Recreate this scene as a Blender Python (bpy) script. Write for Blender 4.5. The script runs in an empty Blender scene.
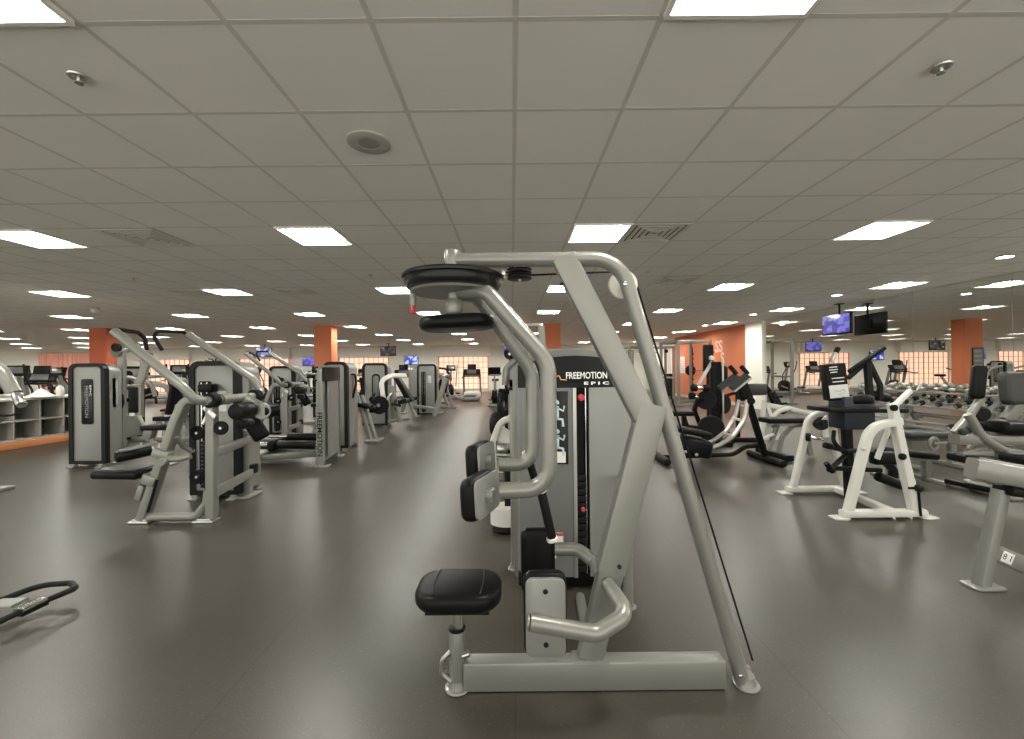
import bpy, bmesh, math, random
from mathutils import Vector, Matrix, Euler, Quaternion
random.seed(7)
PI = math.pi
SC = bpy.context.scene
COL = SC.collection
# ---------------------------------------------------------------- camera model (1024 x 739)
F, EYE, CEIL = 418.0, 1.36, 2.81
ROLL = math.radians(0.6)
_c, _s = math.cos(ROLL), math.sin(ROLL)
def ray(px, py):
    dx, up = px - 512.0, 369.5 - py
    return dx * _c + up * _s, -dx * _s + up * _c
def P(px, py, Y):
    """point at distance Y seen at pixel (px, py)"""
    u, v = ray(px, py)
    return Vector((u * Y / F, Y, EYE + v * Y / F))
def G(px, py, z=0.0):
    """point at height z seen at pixel (px, py)"""
    u, v = ray(px, py)
    Y = (z - EYE) * F / v
    return Vector((u * Y / F, Y, z))
def V(*a): return Vector(a)
# ---------------------------------------------------------------- materials
MATS = {}
def mat(name, col, rough=0.5, metal=0.0, var=0.06, scale=25.0, spec=0.5, bump=0.0, bscale=200.0, emit=None, estr=0.0, coat=0.0):
    m = bpy.data.materials.new(name); m.use_nodes = True
    nt = m.node_tree; b = nt.nodes['Principled BSDF']
    tc = nt.nodes.new('ShaderNodeTexCoord')
    nz = nt.nodes.new('ShaderNodeTexNoise'); nz.inputs['Scale'].default_value = scale; nz.inputs['Detail'].default_value = 4
    nt.links.new(tc.outputs['Object'], nz.inputs['Vector'])
    mx = nt.nodes.new('ShaderNodeMix'); mx.data_type = 'RGBA'
    lo = [max(0, c * (1 - var)) for c in col]; hi = [min(1, c * (1 + var)) for c in col]
    mx.inputs['A'].default_value = (*lo, 1); mx.inputs['B'].default_value = (*hi, 1)
    nt.links.new(nz.outputs['Fac'], mx.inputs['Factor'])
    nt.links.new(mx.outputs['Result'], b.inputs['Base Color'])
    b.inputs['Roughness'].default_value = rough; b.inputs['Metallic'].default_value = metal
    b.inputs['Specular IOR Level'].default_value = spec
    if coat: b.inputs['Coat Weight'].default_value = coat; b.inputs['Coat Roughness'].default_value = 0.15
    if bump:
        n2 = nt.nodes.new('ShaderNodeTexNoise'); n2.inputs['Scale'].default_value = bscale
        nt.links.new(tc.outputs['Object'], n2.inputs['Vector'])
        bp = nt.nodes.new('ShaderNodeBump'); bp.inputs['Strength'].default_value = bump; bp.inputs['Distance'].default_value = 0.002
        nt.links.new(n2.outputs['Fac'], bp.inputs['Height']); nt.links.new(bp.outputs['Normal'], b.inputs['Normal'])
    if emit:
        b.inputs['Emission Color'].default_value = (*emit, 1); b.inputs['Emission Strength'].default_value = estr
    MATS[name] = m
    return m
SILVER = mat('silver_paint', (0.245, 0.242, 0.218), 0.33, 0.3, 0.03, 8, coat=0.25)
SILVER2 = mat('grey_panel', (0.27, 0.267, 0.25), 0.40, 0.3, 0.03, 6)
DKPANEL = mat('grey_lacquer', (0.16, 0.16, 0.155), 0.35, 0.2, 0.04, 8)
WHITE = mat('white_paint', (0.70, 0.69, 0.63), 0.38, 0.0, 0.03, 8, coat=0.2)
WHITEP = mat('white_plastic', (0.75, 0.73, 0.66), 0.45, 0, 0.03)
VINYL = mat('black_vinyl', (0.006, 0.006, 0.006), 0.36, 0, 0.2, 20, spec=0.15, bump=0.15, bscale=260)
GVINYL = mat('charcoal_vinyl', (0.03, 0.03, 0.029), 0.45, 0, 0.1, 20, bump=0.15, bscale=260)
BLACK = mat('black_plastic', (0.006, 0.006, 0.006), 0.38, 0, 0.15, spec=0.14)
GLOSS = mat('gloss_black', (0.007, 0.007, 0.007), 0.2, 0, 0.1, spec=0.28)
RUBBER = mat('black_rubber', (0.010, 0.010, 0.010), 0.6, 0, 0.15, spec=0.14)
ARCH = mat('charcoal_plastic', (0.013, 0.013, 0.013), 0.38, 0, 0.08, spec=0.14)
IRON = mat('cast_iron', (0.014, 0.014, 0.014), 0.5, 0.1, 0.2, spec=0.15)
CHROME = mat('chrome', (0.75, 0.75, 0.73), 0.12, 1.0, 0.02)
STEEL = mat('brushed_steel', (0.6, 0.6, 0.57), 0.3, 1.0, 0.05)
RED = mat('red_plastic', (0.55, 0.05, 0.06), 0.4)
LETTER = mat('white_lettering', (0.82, 0.82, 0.80), 0.5)
GREYLET = mat('grey_lettering', (0.32, 0.32, 0.31), 0.5)
ORLET = mat('orange_lettering', (0.75, 0.28, 0.12), 0.5)
PAPER = mat('white_paper', (0.75, 0.75, 0.72), 0.7)
NAVY = mat('navy_plastic', (0.015, 0.02, 0.035), 0.45)
# ---------------------------------------------------------------- geometry helpers
def fillet(pts, r, n=6):
    pts = [Vector(p) for p in pts]
    if r == 0 or len(pts) < 3: return pts
    out = [pts[0]]
    for i in range(1, len(pts) - 1):
        p = pts[i]; a = pts[i - 1] - p; b = pts[i + 1] - p
        rr = r[i - 1] if isinstance(r, (list, tuple)) else r
        la, lb = a.length, b.length
        if la < 1e-6 or lb < 1e-6: continue
        ang = a.angle(b)
        if ang > PI - 0.03: out.append(p); continue
        d = min(rr / max(math.tan(ang / 2), 1e-3), la * 0.48, lb * 0.48)
        p0 = p + a.normalized() * d; p2 = p + b.normalized() * d
        w = math.sin(ang / 2)
        for k in range(n + 1):      # rational quadratic = a true arc
            t = k / n; B0, B1, B2 = (1 - t) ** 2, 2 * t * (1 - t) * w, t * t
            out.append((p0 * B0 + p * B1 + p2 * B2) / (B0 + B1 + B2))
    out.append(pts[-1])
    return out
def rrect(w, h, r, n=5, rb=None):
    """rounded outline, counter-clockwise, centred; rb = radius of the two bottom corners"""
    rb = r if rb is None else rb
    out = []
    for cx, cy, rr, a0 in ((1, 1, r, 0), (-1, 1, r, 90), (-1, -1, rb, 180), (1, -1, rb, 270)):
        rr = max(min(rr, w / 2 - 1e-4, h / 2 - 1e-4), 1e-4)
        for k in range(n + 1):
            a = math.radians(a0 + 90 * k / n)
            out.append((cx * (w / 2 - rr) + rr * math.cos(a), cy * (h / 2 - rr) + rr * math.sin(a)))
    return out
def circ(r, n): return [(r * math.cos(2 * PI * k / n), r * math.sin(2 * PI * k / n)) for k in range(n)]
class MB:
    def __init__(s, M=None):
        s.bm = bmesh.new(); s.M = M
    def add(s, verts, faces):
        if s.M is not None: verts = [s.M @ Vector(v) for v in verts]
        vs = [s.bm.verts.new(v) for v in verts]
        for f in faces:
            try: s.bm.faces.new([vs[i] for i in f])
            except ValueError: pass
        return s
    def sweep(s, pts, prof, up=None, caps=True, scale=None):
        pts = [Vector(p) for p in pts]; n = len(prof); verts = []; faces = []
        T = []
        for i in range(len(pts)):
            a = pts[max(i - 1, 0)]; b = pts[min(i + 1, len(pts) - 1)]
            T.append((b - a).normalized())
        ref = Vector(up) if up is not None else (Vector((0, 0, 1)) if abs(T[0].z) < 0.9 else Vector((0, 1, 0)))
        nrm = (ref - T[0] * ref.dot(T[0])).normalized()
        for i, p in enumerate(pts):
            if i:
                q = T[i - 1].rotation_difference(T[i]); nrm = q @ nrm
                nrm = (nrm - T[i] * nrm.dot(T[i])).normalized()
            side = T[i].cross(nrm)
            k = scale[i] if scale else 1.0
            for (x, y) in prof: verts.append(p + side * x * k + nrm * y * k)
        for i in range(len(pts) - 1):
            for j in range(n):
                faces.append((i * n + j, i * n + (j + 1) % n, (i + 1) * n + (j + 1) % n, (i + 1) * n + j))
        if caps:
            faces.append(tuple(reversed(range(n)))); b = (len(pts) - 1) * n
            faces.append(tuple(range(b, b + n)))
        return s.add(verts, faces)
    def tube(s, pts, r, fil=0.06, n=12, k=6): return s.sweep(fillet(pts, fil, k), circ(r, n))
    def bar(s, pts, w, h, up=None, fil=0.0, rad=0.006, k=6):
        """w across, h along 'up'"""
        return s.sweep(fillet(pts, fil, k), rrect(w, h, min(rad, w / 3, h / 3), 2), up)
    def cyl(s, p0, p1, r, n=16, bev=0.0, r2=None):
        p0 = Vector(p0); p1 = Vector(p1); L = (p1 - p0).length; r2 = r if r2 is None else r2
        if bev > 0:
            d = (p1 - p0).normalized(); bev = min(bev, L / 3)
            pts = [p0, p0 + d * bev * .35, p0 + d * bev, p1 - d * bev, p1 - d * bev * .35, p1]
            q = max(1e-3, 1 - bev / r)
            sc = [q, (q + 2) / 3 if q > .5 else .75, 1, r2 / r, r2 / r * ((q + 2) / 3 if q > .5 else .75), r2 / r * q]
            return s.sweep(pts, circ(r, n), scale=sc)
        return s.sweep([p0, p1], circ(r, n), scale=[1, r2 / r])
    def lathe(s, prof, c=(0, 0, 0), axis=(0, 0, 1), n=24):
        q = Vector((0, 0, 1)).rotation_difference(Vector(axis).normalized()); c = Vector(c)
        verts = []; faces = []; m = len(prof)
        for k in range(n):
            a = 2 * PI * k / n
            for (r, z) in prof: verts.append(c + q @ Vector((r * math.cos(a), r * math.sin(a), z)))
        for k in range(n):
            k2 = (k + 1) % n
            for j in range(m - 1):
                faces.append((k * m + j, k2 * m + j, k2 * m + j + 1, k * m + j + 1))
        closed = prof[0] == prof[-1]
        if prof[0][0] > 1e-5 and not closed: faces.append(tuple(k * m for k in reversed(range(n))))
        if prof[-1][0] > 1e-5 and not closed: faces.append(tuple(k * m + m - 1 for k in range(n)))
        s.add(verts, faces)
        return s
    def box(s, c, size, bev=0.004, rot=None, seg=2):
        b = bmesh.new(); bmesh.ops.create_cube(b, size=1.0)
        for v in b.verts: v.co = Vector((v.co.x * size[0], v.co.y * size[1], v.co.z * size[2]))
        if bev > 0:
            bmesh.ops.bevel(b, geom=b.edges[:] , offset=min(bev, min(size) * 0.49), segments=seg, profile=0.5, affect='EDGES')
        R = Euler(rot).to_matrix() if rot is not None and not isinstance(rot, Matrix) else rot
        vs = [(R @ v.co if R is not None else v.co.copy()) + Vector(c) for v in b.verts]
        b.verts.index_update()
        fs = [tuple(v.index for v in f.verts) for f in b.faces]
        b.free()
        return s.add(vs, fs)
    def prism(s, outline, y0, y1, M=None, bev=0.0):
        """outline in x-z, extruded along y from y0 to y1"""
        n = len(outline); rings = []
        if bev > 0:
            cx = sum(p[0] for p in outline) / n; cz = sum(p[1] for p in outline) / n
            def shr(d): return [(cx + (x - cx) * max(0.05, 1 - d / max(1e-3, abs(x - cx))) if abs(x - cx) > d else x,
                                 cz + (z - cz) * max(0.05, 1 - d / max(1e-3, abs(z - cz))) if abs(z - cz) > d else z) for x, z in outline]
            sg = 1 if y1 > y0 else -1
            rings = [(shr(bev), y0), (shr(bev * .3), y0 + sg * bev * .3), (outline, y0 + sg * bev), (outline, y1 - sg * bev), (shr(bev * .3), y1 - sg * bev * .3), (shr(bev), y1)]
        else: rings = [(outline, y0), (outline, y1)]
        verts = []; faces = []
        for o, y in rings:
            for (x, z) in o:
                v = Vector((x, y, z)); verts.append(M @ v if M is not None else v)
        for i in range(len(rings) - 1):
            for j in range(n):
                faces.append((i * n + j, i * n + (j + 1) % n, (i + 1) * n + (j + 1) % n, (i + 1) * n + j))
        faces.append(tuple(reversed(range(n)))); b = (len(rings) - 1) * n
        faces.append(tuple(range(b, b + n)))
        return s.add(verts, faces)
    def ring(s, outer, inner, y0, y1, M=None):
        n = len(outer); verts = []; faces = []
        for o, y in ((outer, y0), (outer, y1), (inner, y1), (inner, y0)):
            for (x, z) in o:
                v = Vector((x, y, z)); verts.append(M @ v if M is not None else v)
        for i in range(4):
            i2 = (i + 1) % 4
            for j in range(n):
                faces.append((i * n + j, i * n + (j + 1) % n, i2 * n + (j + 1) % n, i2 * n + j))
        return s.add(verts, faces)
    def quad(s, a, b, c, d): return s.add([a, b, c, d], [(0, 1, 2, 3)])
    def build(s, name, m, parent=None, smooth=35, inv=None):
        bm = s.bm
        bmesh.ops.recalc_face_normals(bm, faces=bm.faces[:])
        me = bpy.data.meshes.new(name); bm.to_mesh(me); bm.free()
        if inv is not None: me.transform(inv)
        me.materials.append(m)
        if smooth:
            me.shade_smooth(); me.set_sharp_from_angle(angle=math.radians(smooth))
        o = bpy.data.objects.new(name, me); COL.objects.link(o)
        if parent is not None: o.parent = parent
        return o
def tag(o, label=None, cat=None, group=None, kind=None):
    if label: o['label'] = label
    if cat: o['category'] = cat
    if group: o['group'] = group
    if kind: o['kind'] = kind
    return o
class Thing:
    """an Empty at a thing's base that parents its parts; world=True: part shapes come in world coordinates"""
    def __init__(s, name, label, cat, loc=(0, 0, 0), rz=0.0, group=None, world=False):
        s.o = bpy.data.objects.new(name, None); COL.objects.link(s.o)
        s.o.empty_display_size = 0.1
        s.o.location = loc; s.o.rotation_euler = (0, 0, rz)
        tag(s.o, label, cat, group)
        s.inv = (Matrix.Translation(Vector(loc)) @ Matrix.Rotation(rz, 4, 'Z')).inverted() if world else None
    def part(s, name, mb, m, parent=None, label=None, smooth=35):
        o = mb.build(name, m, parent or s.o, smooth, s.inv)
        if label: o['label'] = label
        return o
def dup(root, loc, rz=0.0, label=None, group=None, z=None):
    def cp(o, par):
        c = o.copy(); COL.objects.link(c)
        if par is not None: c.parent = par
        for ch in o.children: cp(ch, c)
        return c
    r = cp(root, None); r.location = loc; r.rotation_euler = (0, 0, rz)
    if label: r['label'] = label
    if group: r['group'] = group
    return r
def text_obj(name, s, size, M, m, parent, inv=None, extrude=0.0008, offset=0.0, align='LEFT', spacing=1.0, width=None):
    """lettering as a mesh; M places the text plane (x = reading direction, y = up)"""
    cu = bpy.data.curves.new(name, 'FONT'); cu.body = s; cu.size = size; cu.extrude = extrude
    cu.align_x = align; cu.align_y = 'CENTER'; cu.space_character = spacing; cu.resolution_u = 3; cu.offset = offset
    t = bpy.data.objects.new(name + '_tmp', cu); COL.objects.link(t)
    dg = bpy.context.evaluated_depsgraph_get(); dg.update()
    me = bpy.data.meshes.new_from_object(t.evaluated_get(dg))
    bpy.data.objects.remove(t); bpy.data.curves.remove(cu)
    if width:
        xs = [v.co.x for v in me.vertices]; k = width / max(1e-6, max(xs) - min(xs))
        for v in me.vertices: v.co.x *= k
    me.transform(M)
    if inv is not None: me.transform(inv)
    me.name = name; me.materials.clear(); me.materials.append(m)
    o = bpy.data.objects.new(name, me); COL.objects.link(o)
    if parent is not None: o.parent = parent
    return o
def frame_mat(origin, xdir, ydir):
    x = Vector(xdir).normalized(); y = Vector(ydir).normalized(); z = x.cross(y)
    M = Matrix((x, y, z)).transposed().to_4x4(); M.translation = Vector(origin); return M
# ================================================================ the room
TILE = 0.61
TX = 0.603
GX0, GY0 = 0.03, 1.737          # one ceiling line each way
XL, XM, YB, YF = -31.0, 7.95, 25.2, -2.6   # left wall, mirror wall, back wall, unbuilt rear left open for the added fill light
def floor_mat():
    m = bpy.data.materials.new('rubber_floor'); m.use_nodes = True; nt = m.node_tree; b = nt.nodes['Principled BSDF']
    N = nt.nodes.new; L = nt.links.new
    tc = N('ShaderNodeTexCoord')
    n1 = N('ShaderNodeTexNoise'); n1.inputs['Scale'].default_value = 0.7; n1.inputs['Detail'].default_value = 5
    L(tc.outputs['Object'], n1.inputs['Vector'])
    r1 = N('ShaderNodeValToRGB'); r1.color_ramp.elements[0].color = (0.0465, 0.0405, 0.0305, 1); r1.color_ramp.elements[1].color = (0.066, 0.0575, 0.0445, 1)
    r1.color_ramp.elements[0].position = .35; r1.color_ramp.elements[1].position = .7
    L(n1.outputs['Fac'], r1.inputs['Fac'])
    n2 = N('ShaderNodeTexNoise'); n2.inputs['Scale'].default_value = 90; n2.inputs['Detail'].default_value = 3   # granules
    L(tc.outputs['Object'], n2.inputs['Vector'])
    r2 = N('ShaderNodeValToRGB'); r2.color_ramp.elements[0].position = .63; r2.color_ramp.elements[1].position = .70
    r2.color_ramp.elements[0].color = (0, 0, 0, 1); r2.color_ramp.elements[1].color = (1, 1, 1, 1)
    L(n2.outputs['Fac'], r2.inputs['Fac'])
    mul = N('ShaderNodeMath'); mul.operation = 'MULTIPLY'; mul.inputs[1].default_value = 0.22
    L(r2.outputs['Color'], mul.inputs[0])
    mx = N('ShaderNodeMix'); mx.data_type = 'RGBA'; mx.inputs['B'].default_value = (0.30, 0.28, 0.25, 1)
    L(mul.outputs[0], mx.inputs['Factor']); L(r1.outputs['Color'], mx.inputs['A'])
    # seams of the rubber sheets, 1.22 m wide, running away from the camera
    br = N('ShaderNodeTexBrick'); br.offset = 0; br.inputs['Scale'].default_value = 1; br.inputs['Brick Width'].default_value = 1.22; br.inputs['Row Height'].default_value = 7.4
    br.inputs['Mortar Size'].default_value = 0.004; br.inputs['Color1'].default_value = (1, 1, 1, 1); br.inputs['Color2'].default_value = (1, 1, 1, 1); br.inputs['Mortar'].default_value = (.72, .72, .72, 1)
    L(tc.outputs['Object'], br.inputs['Vector'])
    m2 = N('ShaderNodeMix'); m2.data_type = 'RGBA'; m2.blend_type = 'MULTIPLY'; m2.inputs['Factor'].default_value = 1
    L(mx.outputs['Result'], m2.inputs['A']); L(br.outputs['Color'], m2.inputs['B'])
    L(m2.outputs['Result'], b.inputs['Base Color'])
    b.inputs['Roughness'].default_value = 0.34; b.inputs['Specular IOR Level'].default_value = 0.5
    bp = N('ShaderNodeBump'); bp.inputs['Strength'].default_value = 0.25; bp.inputs['Distance'].default_value = 0.002
    L(n2.outputs['Fac'], bp.inputs['Height']); L(bp.outputs['Normal'], b.inputs['Normal'])
    return m
FLOORM = floor_mat()
TILEM = mat('ceiling_tile', (0.86, 0.845, 0.785), 0.9, 0, 0.035, 1.2, bump=0.3, bscale=120)
GRIDM = mat('ceiling_tee', (0.65, 0.63, 0.57), 0.6, 0, 0.03)
WALLM = mat('cream_wall', (0.92, 0.905, 0.82), 0.8, 0, 0.03, 2)
BULKHEADW = mat('bulkhead_paint', (0.92, 0.90, 0.83), 0.8, 0, 0.03, 2)  # plain white paint of the boxes above the windows
ORANGE = mat('orange_wall_paint', (0.68, 0.21, 0.095), 0.7, 0, 0.04, 2)
ORANGE_SHADED = mat('orange_paint_shaded', (0.62, 0.15, 0.065), 0.7, 0, 0.04, 2)  # orange paint darkened in colour for the shade on the leftmost column
BASEM = mat('pale_baseboard', (0.6, 0.58, 0.52), 0.6)
def S(name, mb, m, smooth=0):
    return tag(mb.build(name, m, None, smooth), kind='structure')
S('floor', MB().box(((XL + XM) / 2, (YB + YF) / 2, -0.05), (XM - XL + .4, YB - YF + .4, 0.1), 0), FLOORM)
# lights sit every five tiles each way
COLS = [1 - 5 * k for k in range(1, -8, -1)][::-1]
ix0, ix1 = math.floor((XL - GX0) / TX), math.ceil((XM - GX0) / TX)
iy0, iy1 = math.floor((YF - GY0) / TILE), math.ceil((YB - GY0) / TILE)
light_cols = [i for i in range(ix0, ix1) if (i - 1) % 5 == 0]
light_rows = [j for j in range(iy0, iy1) if (j + 1) % 5 == 0 and j > -3]
cells = {(i, j) for i in light_cols for j in light_rows if GX0 + (i + 1) * TX < XM and GY0 + (j + 1) * TILE < YB}
VENTS = {(3, 4), (-6, 5), (11, 5), (-6, 9), (-9, 8), (-2, 8)}
mb = MB()
for i in range(ix0, ix1):
    for j in range(iy0, iy1):
        if (i, j) in cells: continue
        x0, x1 = GX0 + i * TX, min(GX0 + (i + 1) * TX, XM); y0, y1 = GY0 + j * TILE, GY0 + (j + 1) * TILE
        z = CEIL + 0.006
        mb.quad((x0, y0, z), (x1, y0, z), (x1, y1, z), (x0, y1, z))
S('ceiling', mb, TILEM)
mb = MB()
for i in range(ix0, ix1 + 1):
    x = GX0 + i * TX
    if x < XM: mb.box((x, (YF + YB) / 2, CEIL + .0115), (0.024, YB - YF, 0.014), 0)
for j in range(iy0, iy1 + 1):
    mb.box(((XL + XM) / 2, GY0 + j * TILE, CEIL + .012), (XM - XL, 0.024, 0.014), 0)
S('trim_1', mb, GRIDM)
mb = MB(); mb.quad((XL, YF, CEIL + .5), (XM + .3, YF, CEIL + .5), (XM + .3, YB, CEIL + .5), (XL, YB, CEIL + .5)); S('trim_2', mb, WALLM)
# walls
S('wall_back', MB().box(((XL + XM) / 2, YB + .1, CEIL / 2 + .1), (XM - XL + .6, .2, CEIL + .3), 0), WALLM)
S('wall_left', MB().box((XL - .1, (YB + YF) / 2, CEIL / 2 + .1), (.2, YB - YF, CEIL + .3), 0), WALLM)
YP0, YP1 = 13.15, 14.1        # the pale pilaster between mirror and orange wall
YO = 20.4
S('wall_right', MB().box((XM + .1, (YF + YP0) / 2, CEIL / 2 + .1), (.2, YP0 - YF, CEIL + .3), 0), WALLM)
S('wall_right_orange', MB().box((XM + .1, (YP1 + YO) / 2, CEIL / 2 + .1), (.2, YO - YP1, CEIL + .3), 0), ORANGE)
S('wall_right_far', MB().box((XM + .1, (YO + YB) / 2, CEIL / 2 + .1), (.2, YB - YO, CEIL + .3), 0), WALLM)
S('wall_pilaster', MB().box((XM + .1, (YP0 + YP1) / 2, CEIL / 2), (.36, YP1 - YP0, CEIL), .005), WALLM)
S('baseboard_right', MB().box((XM - .008, (YP1 + YB) / 2, .06), (.016, YB - YP1, .12), 0), BASEM)
S('baseboard_back', MB().box(((XL + XM) / 2, YB - .008, .06), (XM - XL, .016, .12), 0), BASEM)
# columns
for k, x in enumerate((-13.08, -5.97, 1.27)):
    S('column_%d' % (k + 1), MB().box((x, 13.42, CEIL / 2), (.55, .44, CEIL), .008), ORANGE if k else ORANGE_SHADED)
    S('baseboard_column_%d' % (k + 1), MB().box((x, 13.42, .075), (.58, .47, .15), .004), WHITEP)
# mirrors
def mirror_mat():
    m = bpy.data.materials.new('mirror_glass'); m.use_nodes = True
    b = m.node_tree.nodes['Principled BSDF']; b.inputs['Metallic'].default_value = 1; b.inputs['Roughness'].default_value = 0.004
    nz = m.node_tree.nodes.new('ShaderNodeTexNoise'); nz.inputs['Scale'].default_value = 1.5
    r = m.node_tree.nodes.new('ShaderNodeValToRGB'); r.color_ramp.elements[0].color = (.79, .80, .77, 1); r.color_ramp.elements[1].color = (.82, .83, .80, 1)
    m.node_tree.links.new(nz.outputs['Fac'], r.inputs['Fac']); m.node_tree.links.new(r.outputs['Color'], b.inputs['Base Color'])
    return m
MIRR = mirror_mat()
ORD = ['first', 'second', 'third', 'fourth', 'fifth', 'sixth', 'seventh', 'eighth', 'ninth', 'tenth', 'eleventh', 'twelfth', 'thirteenth', 'fourteenth', 'fifteenth', 'sixteenth', 'seventeenth', 'eighteenth', 'nineteenth', 'twentieth', 'twenty-first', 'twenty-second', 'twenty-third', 'twenty-fourth']
edges = [YP0 - .02, 11.58, 9.93, 8.27, 6.62, 4.97, 3.3]
for k in range(len(edges) - 1):
    y1, y0 = edges[k] - .0025, edges[k + 1] + .0025
    o = MB().box((XM - .006, (y0 + y1) / 2, CEIL / 2 + .001), (.012, y1 - y0, CEIL - .002), .0015).build('mirror_panel', MIRR, None, 0)
    tag(o, 'full height wall mirror panel, %s from the pale pilaster along the right wall' % ORD[k], 'mirror', 'wall mirror panels')
# ---------------------------------------------------------------- windows with lit orange blinds
BLIND = mat('lit_orange_blind', (0.8, 0.5, 0.38), 0.7, 0, 0.04, 3, emit=(1.0, 0.68, 0.50), estr=0.55)
BLINDBAR = mat('orange_window_bar', (0.72, 0.22, 0.10), 0.6)
CURT = mat('orange_curtain', (0.80, 0.42, 0.33), 0.8, 0, 0.5, 9, emit=(1.0, .45, .33), estr=.09)  # faint glow stands in for light coming through the cloth
_nt = CURT.node_tree; _mp = _nt.nodes.new('ShaderNodeMapping'); _mp.inputs['Scale'].default_value = (1.2, 1.2, .03)  # stretched streaks paint the light and dark of the folds
_tc = next(n for n in _nt.nodes if n.type == 'TEX_COORD'); _nz = next(n for n in _nt.nodes if n.type == 'TEX_NOISE')
_nt.links.new(_tc.outputs['Object'], _mp.inputs['Vector']); _nt.links.new(_mp.outputs['Vector'], _nz.inputs['Vector'])
ww, zt, zb = 2.95, 2.16, 0.22
for k, n in zip(range(-5, 2), range(1, 8)):
    xc = -2.92 + 5.99 * k
    if xc > 5 or xc < XL + 2: continue
    if k == -4:
        # the gathered curtain
        mb = MB(); N = 90; vs = []; fs = []
        for t in range(N + 1):
            x = xc - 1.5 + 3.0 * t / N; y = YB - .14 + .06 * math.sin(t * 1.7) + .03 * math.sin(t * .61)
            for z in (0.06, 2.60): vs.append((x, y, z))
        nn = len(vs)
        vs += [(x, y + .006, z) for x, y, z in vs]
        for t in range(N):
            a = 2 * t; fs.append((a, a + 2, a + 3, a + 1)); fs.append((nn + a, nn + a + 1, nn + a + 3, nn + a + 2))
        mb.add(vs, fs)
        tag(mb.build('curtain', CURT, None, 80), 'orange pink gathered curtain on the back wall behind the cubby shelf', 'curtain')
        S('trim_curtain', MB().box((xc, YB - .08, 2.64), (3.2, .14, .06), .004), WHITEP)
        continue
    pane = MB().box((xc, YB - .012, (zt + zb) / 2), (ww, .02, zt - zb), 0).build('window_%d' % n, BLIND, None, 0); pane['kind'] = 'structure'
    g = MB(); nx, nz = 10, 6
    for a in range(nx + 1):
        x = xc - ww / 2 + ww * a / nx; g.box((x, YB - .035, (zt + zb) / 2), (.05 if a in (0, 5, 10) else .026, .03, zt - zb), 0)
    for a in range(nz + 1):
        z = zb + (zt - zb) * a / nz; g.box((xc, YB - .034, z), (ww, .028, .026), 0)
    g.build('window_bars', BLINDBAR, pane, 0)
    S('bulkhead_%d' % n, MB().box((xc, YB - .14, (zt + CEIL) / 2), (ww + .3, .28, CEIL - zt - .02), .004), BULKHEADW)
# ---------------------------------------------------------------- ceiling lights
def light_mat():
    m = bpy.data.materials.new('light_diffuser'); m.use_nodes = True; nt = m.node_tree; b = nt.nodes['Principled BSDF']
    b.inputs['Base Color'].default_value = (.9, .9, .85, 1)
    b.inputs['Emission Color'].default_value = (1.0, 0.985, 0.915, 1); b.inputs['Emission Strength'].default_value = LIGHT_L
    nz = nt.nodes.new('ShaderNodeTexNoise'); nz.inputs['Scale'].default_value = 300
    bp = nt.nodes.new('ShaderNodeBump'); bp.inputs['Strength'].default_value = .2
    nt.links.new(nz.outputs['Fac'], bp.inputs['Height']); nt.links.new(bp.outputs['Normal'], b.inputs['Normal'])
    return m
LIGHT_L = 34.0
LIGHTM = light_mat()
FRAMEM = mat('light_frame', (0.85, 0.83, 0.77), 0.4, 0, 0.02)
hw = TILE / 2
def make_light(label):
    t = Thing('ceiling_light', label, 'ceiling light', (0, 0, CEIL), 0, 'ceiling light grid')
    o_, i_ = rrect(TILE - .02, TILE - .02, .004, 1), rrect(TILE - .06, TILE - .06, .004, 1)
    M = Matrix.Rotation(-PI / 2, 4, 'X')        # x-z outline laid flat
    fr = MB(); fr.ring(o_, i_, -.006, .012, M)
    # the sloping sides of the recessed well
    top = rrect(TILE - .15, TILE - .15, .004, 1); n = len(top); vs = [(x, y, .0) for x, y in i_] + [(x, y, .036) for x, y in top]
    fr.add(vs, [(k, (k + 1) % n, n + (k + 1) % n, n + k) for k in range(n)])
    t.part('frame', fr, FRAMEM, smooth=0)
    t.part('diffuser', MB().box((0, 0, .036), (TILE - .15, TILE - .15, .008), 0), LIGHTM, smooth=0)
    return t.o
rows_s = sorted(light_rows); cols_s = sorted(light_cols, reverse=True)
proto_light = None
for j in rows_s:
    for ci, i in enumerate(cols_s):
        if (i, j) not in cells: continue
        x, y = GX0 + (i + .5) * TX, GY0 + (j + .5) * TILE
        if y < 0 and (abs(x) > 12): 
            pass
        r = rows_s.index(j) - rows_s.index(-1)
        row = ('%s row ahead' % ORD[r]) if r >= 0 else 'row behind the camera'
        lab = 'lit square ceiling light, %s, %s column from right wall' % (row, ORD[ci])
        if proto_light is None:
            proto_light = make_light(lab); proto_light.location = (x, y, CEIL)
        else: dup(proto_light, (x, y, CEIL), 0, lab)
# round downlights along the mirror wall
def make_down(label):
    t = Thing('downlight', label, 'downlight', (0, 0, CEIL), 0, 'round downlights along the right wall')
    t.part('trim_ring', MB().lathe([(.105, -.004), (.11, -.012), (.085, -.014), (.075, .0), (.105, .0)], n=24), FRAMEM)
    t.part('lamp', MB().lathe([(.0, -.004), (.07, -.008), (.078, -.002), (.0, .0)], n=20), LIGHTM)
    return t.o
pd = None
for k, y in enumerate((5.6, 8.5, 11.45, 14.3, 17.0)):
    lab = 'small round lit downlight near the right wall, %s from the camera' % ORD[k]
    if pd is None: pd = make_down(lab); pd.location = (6.62, y, CEIL - .003)
    else: dup(pd, (6.62, y, CEIL - .003), 0, lab)
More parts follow.
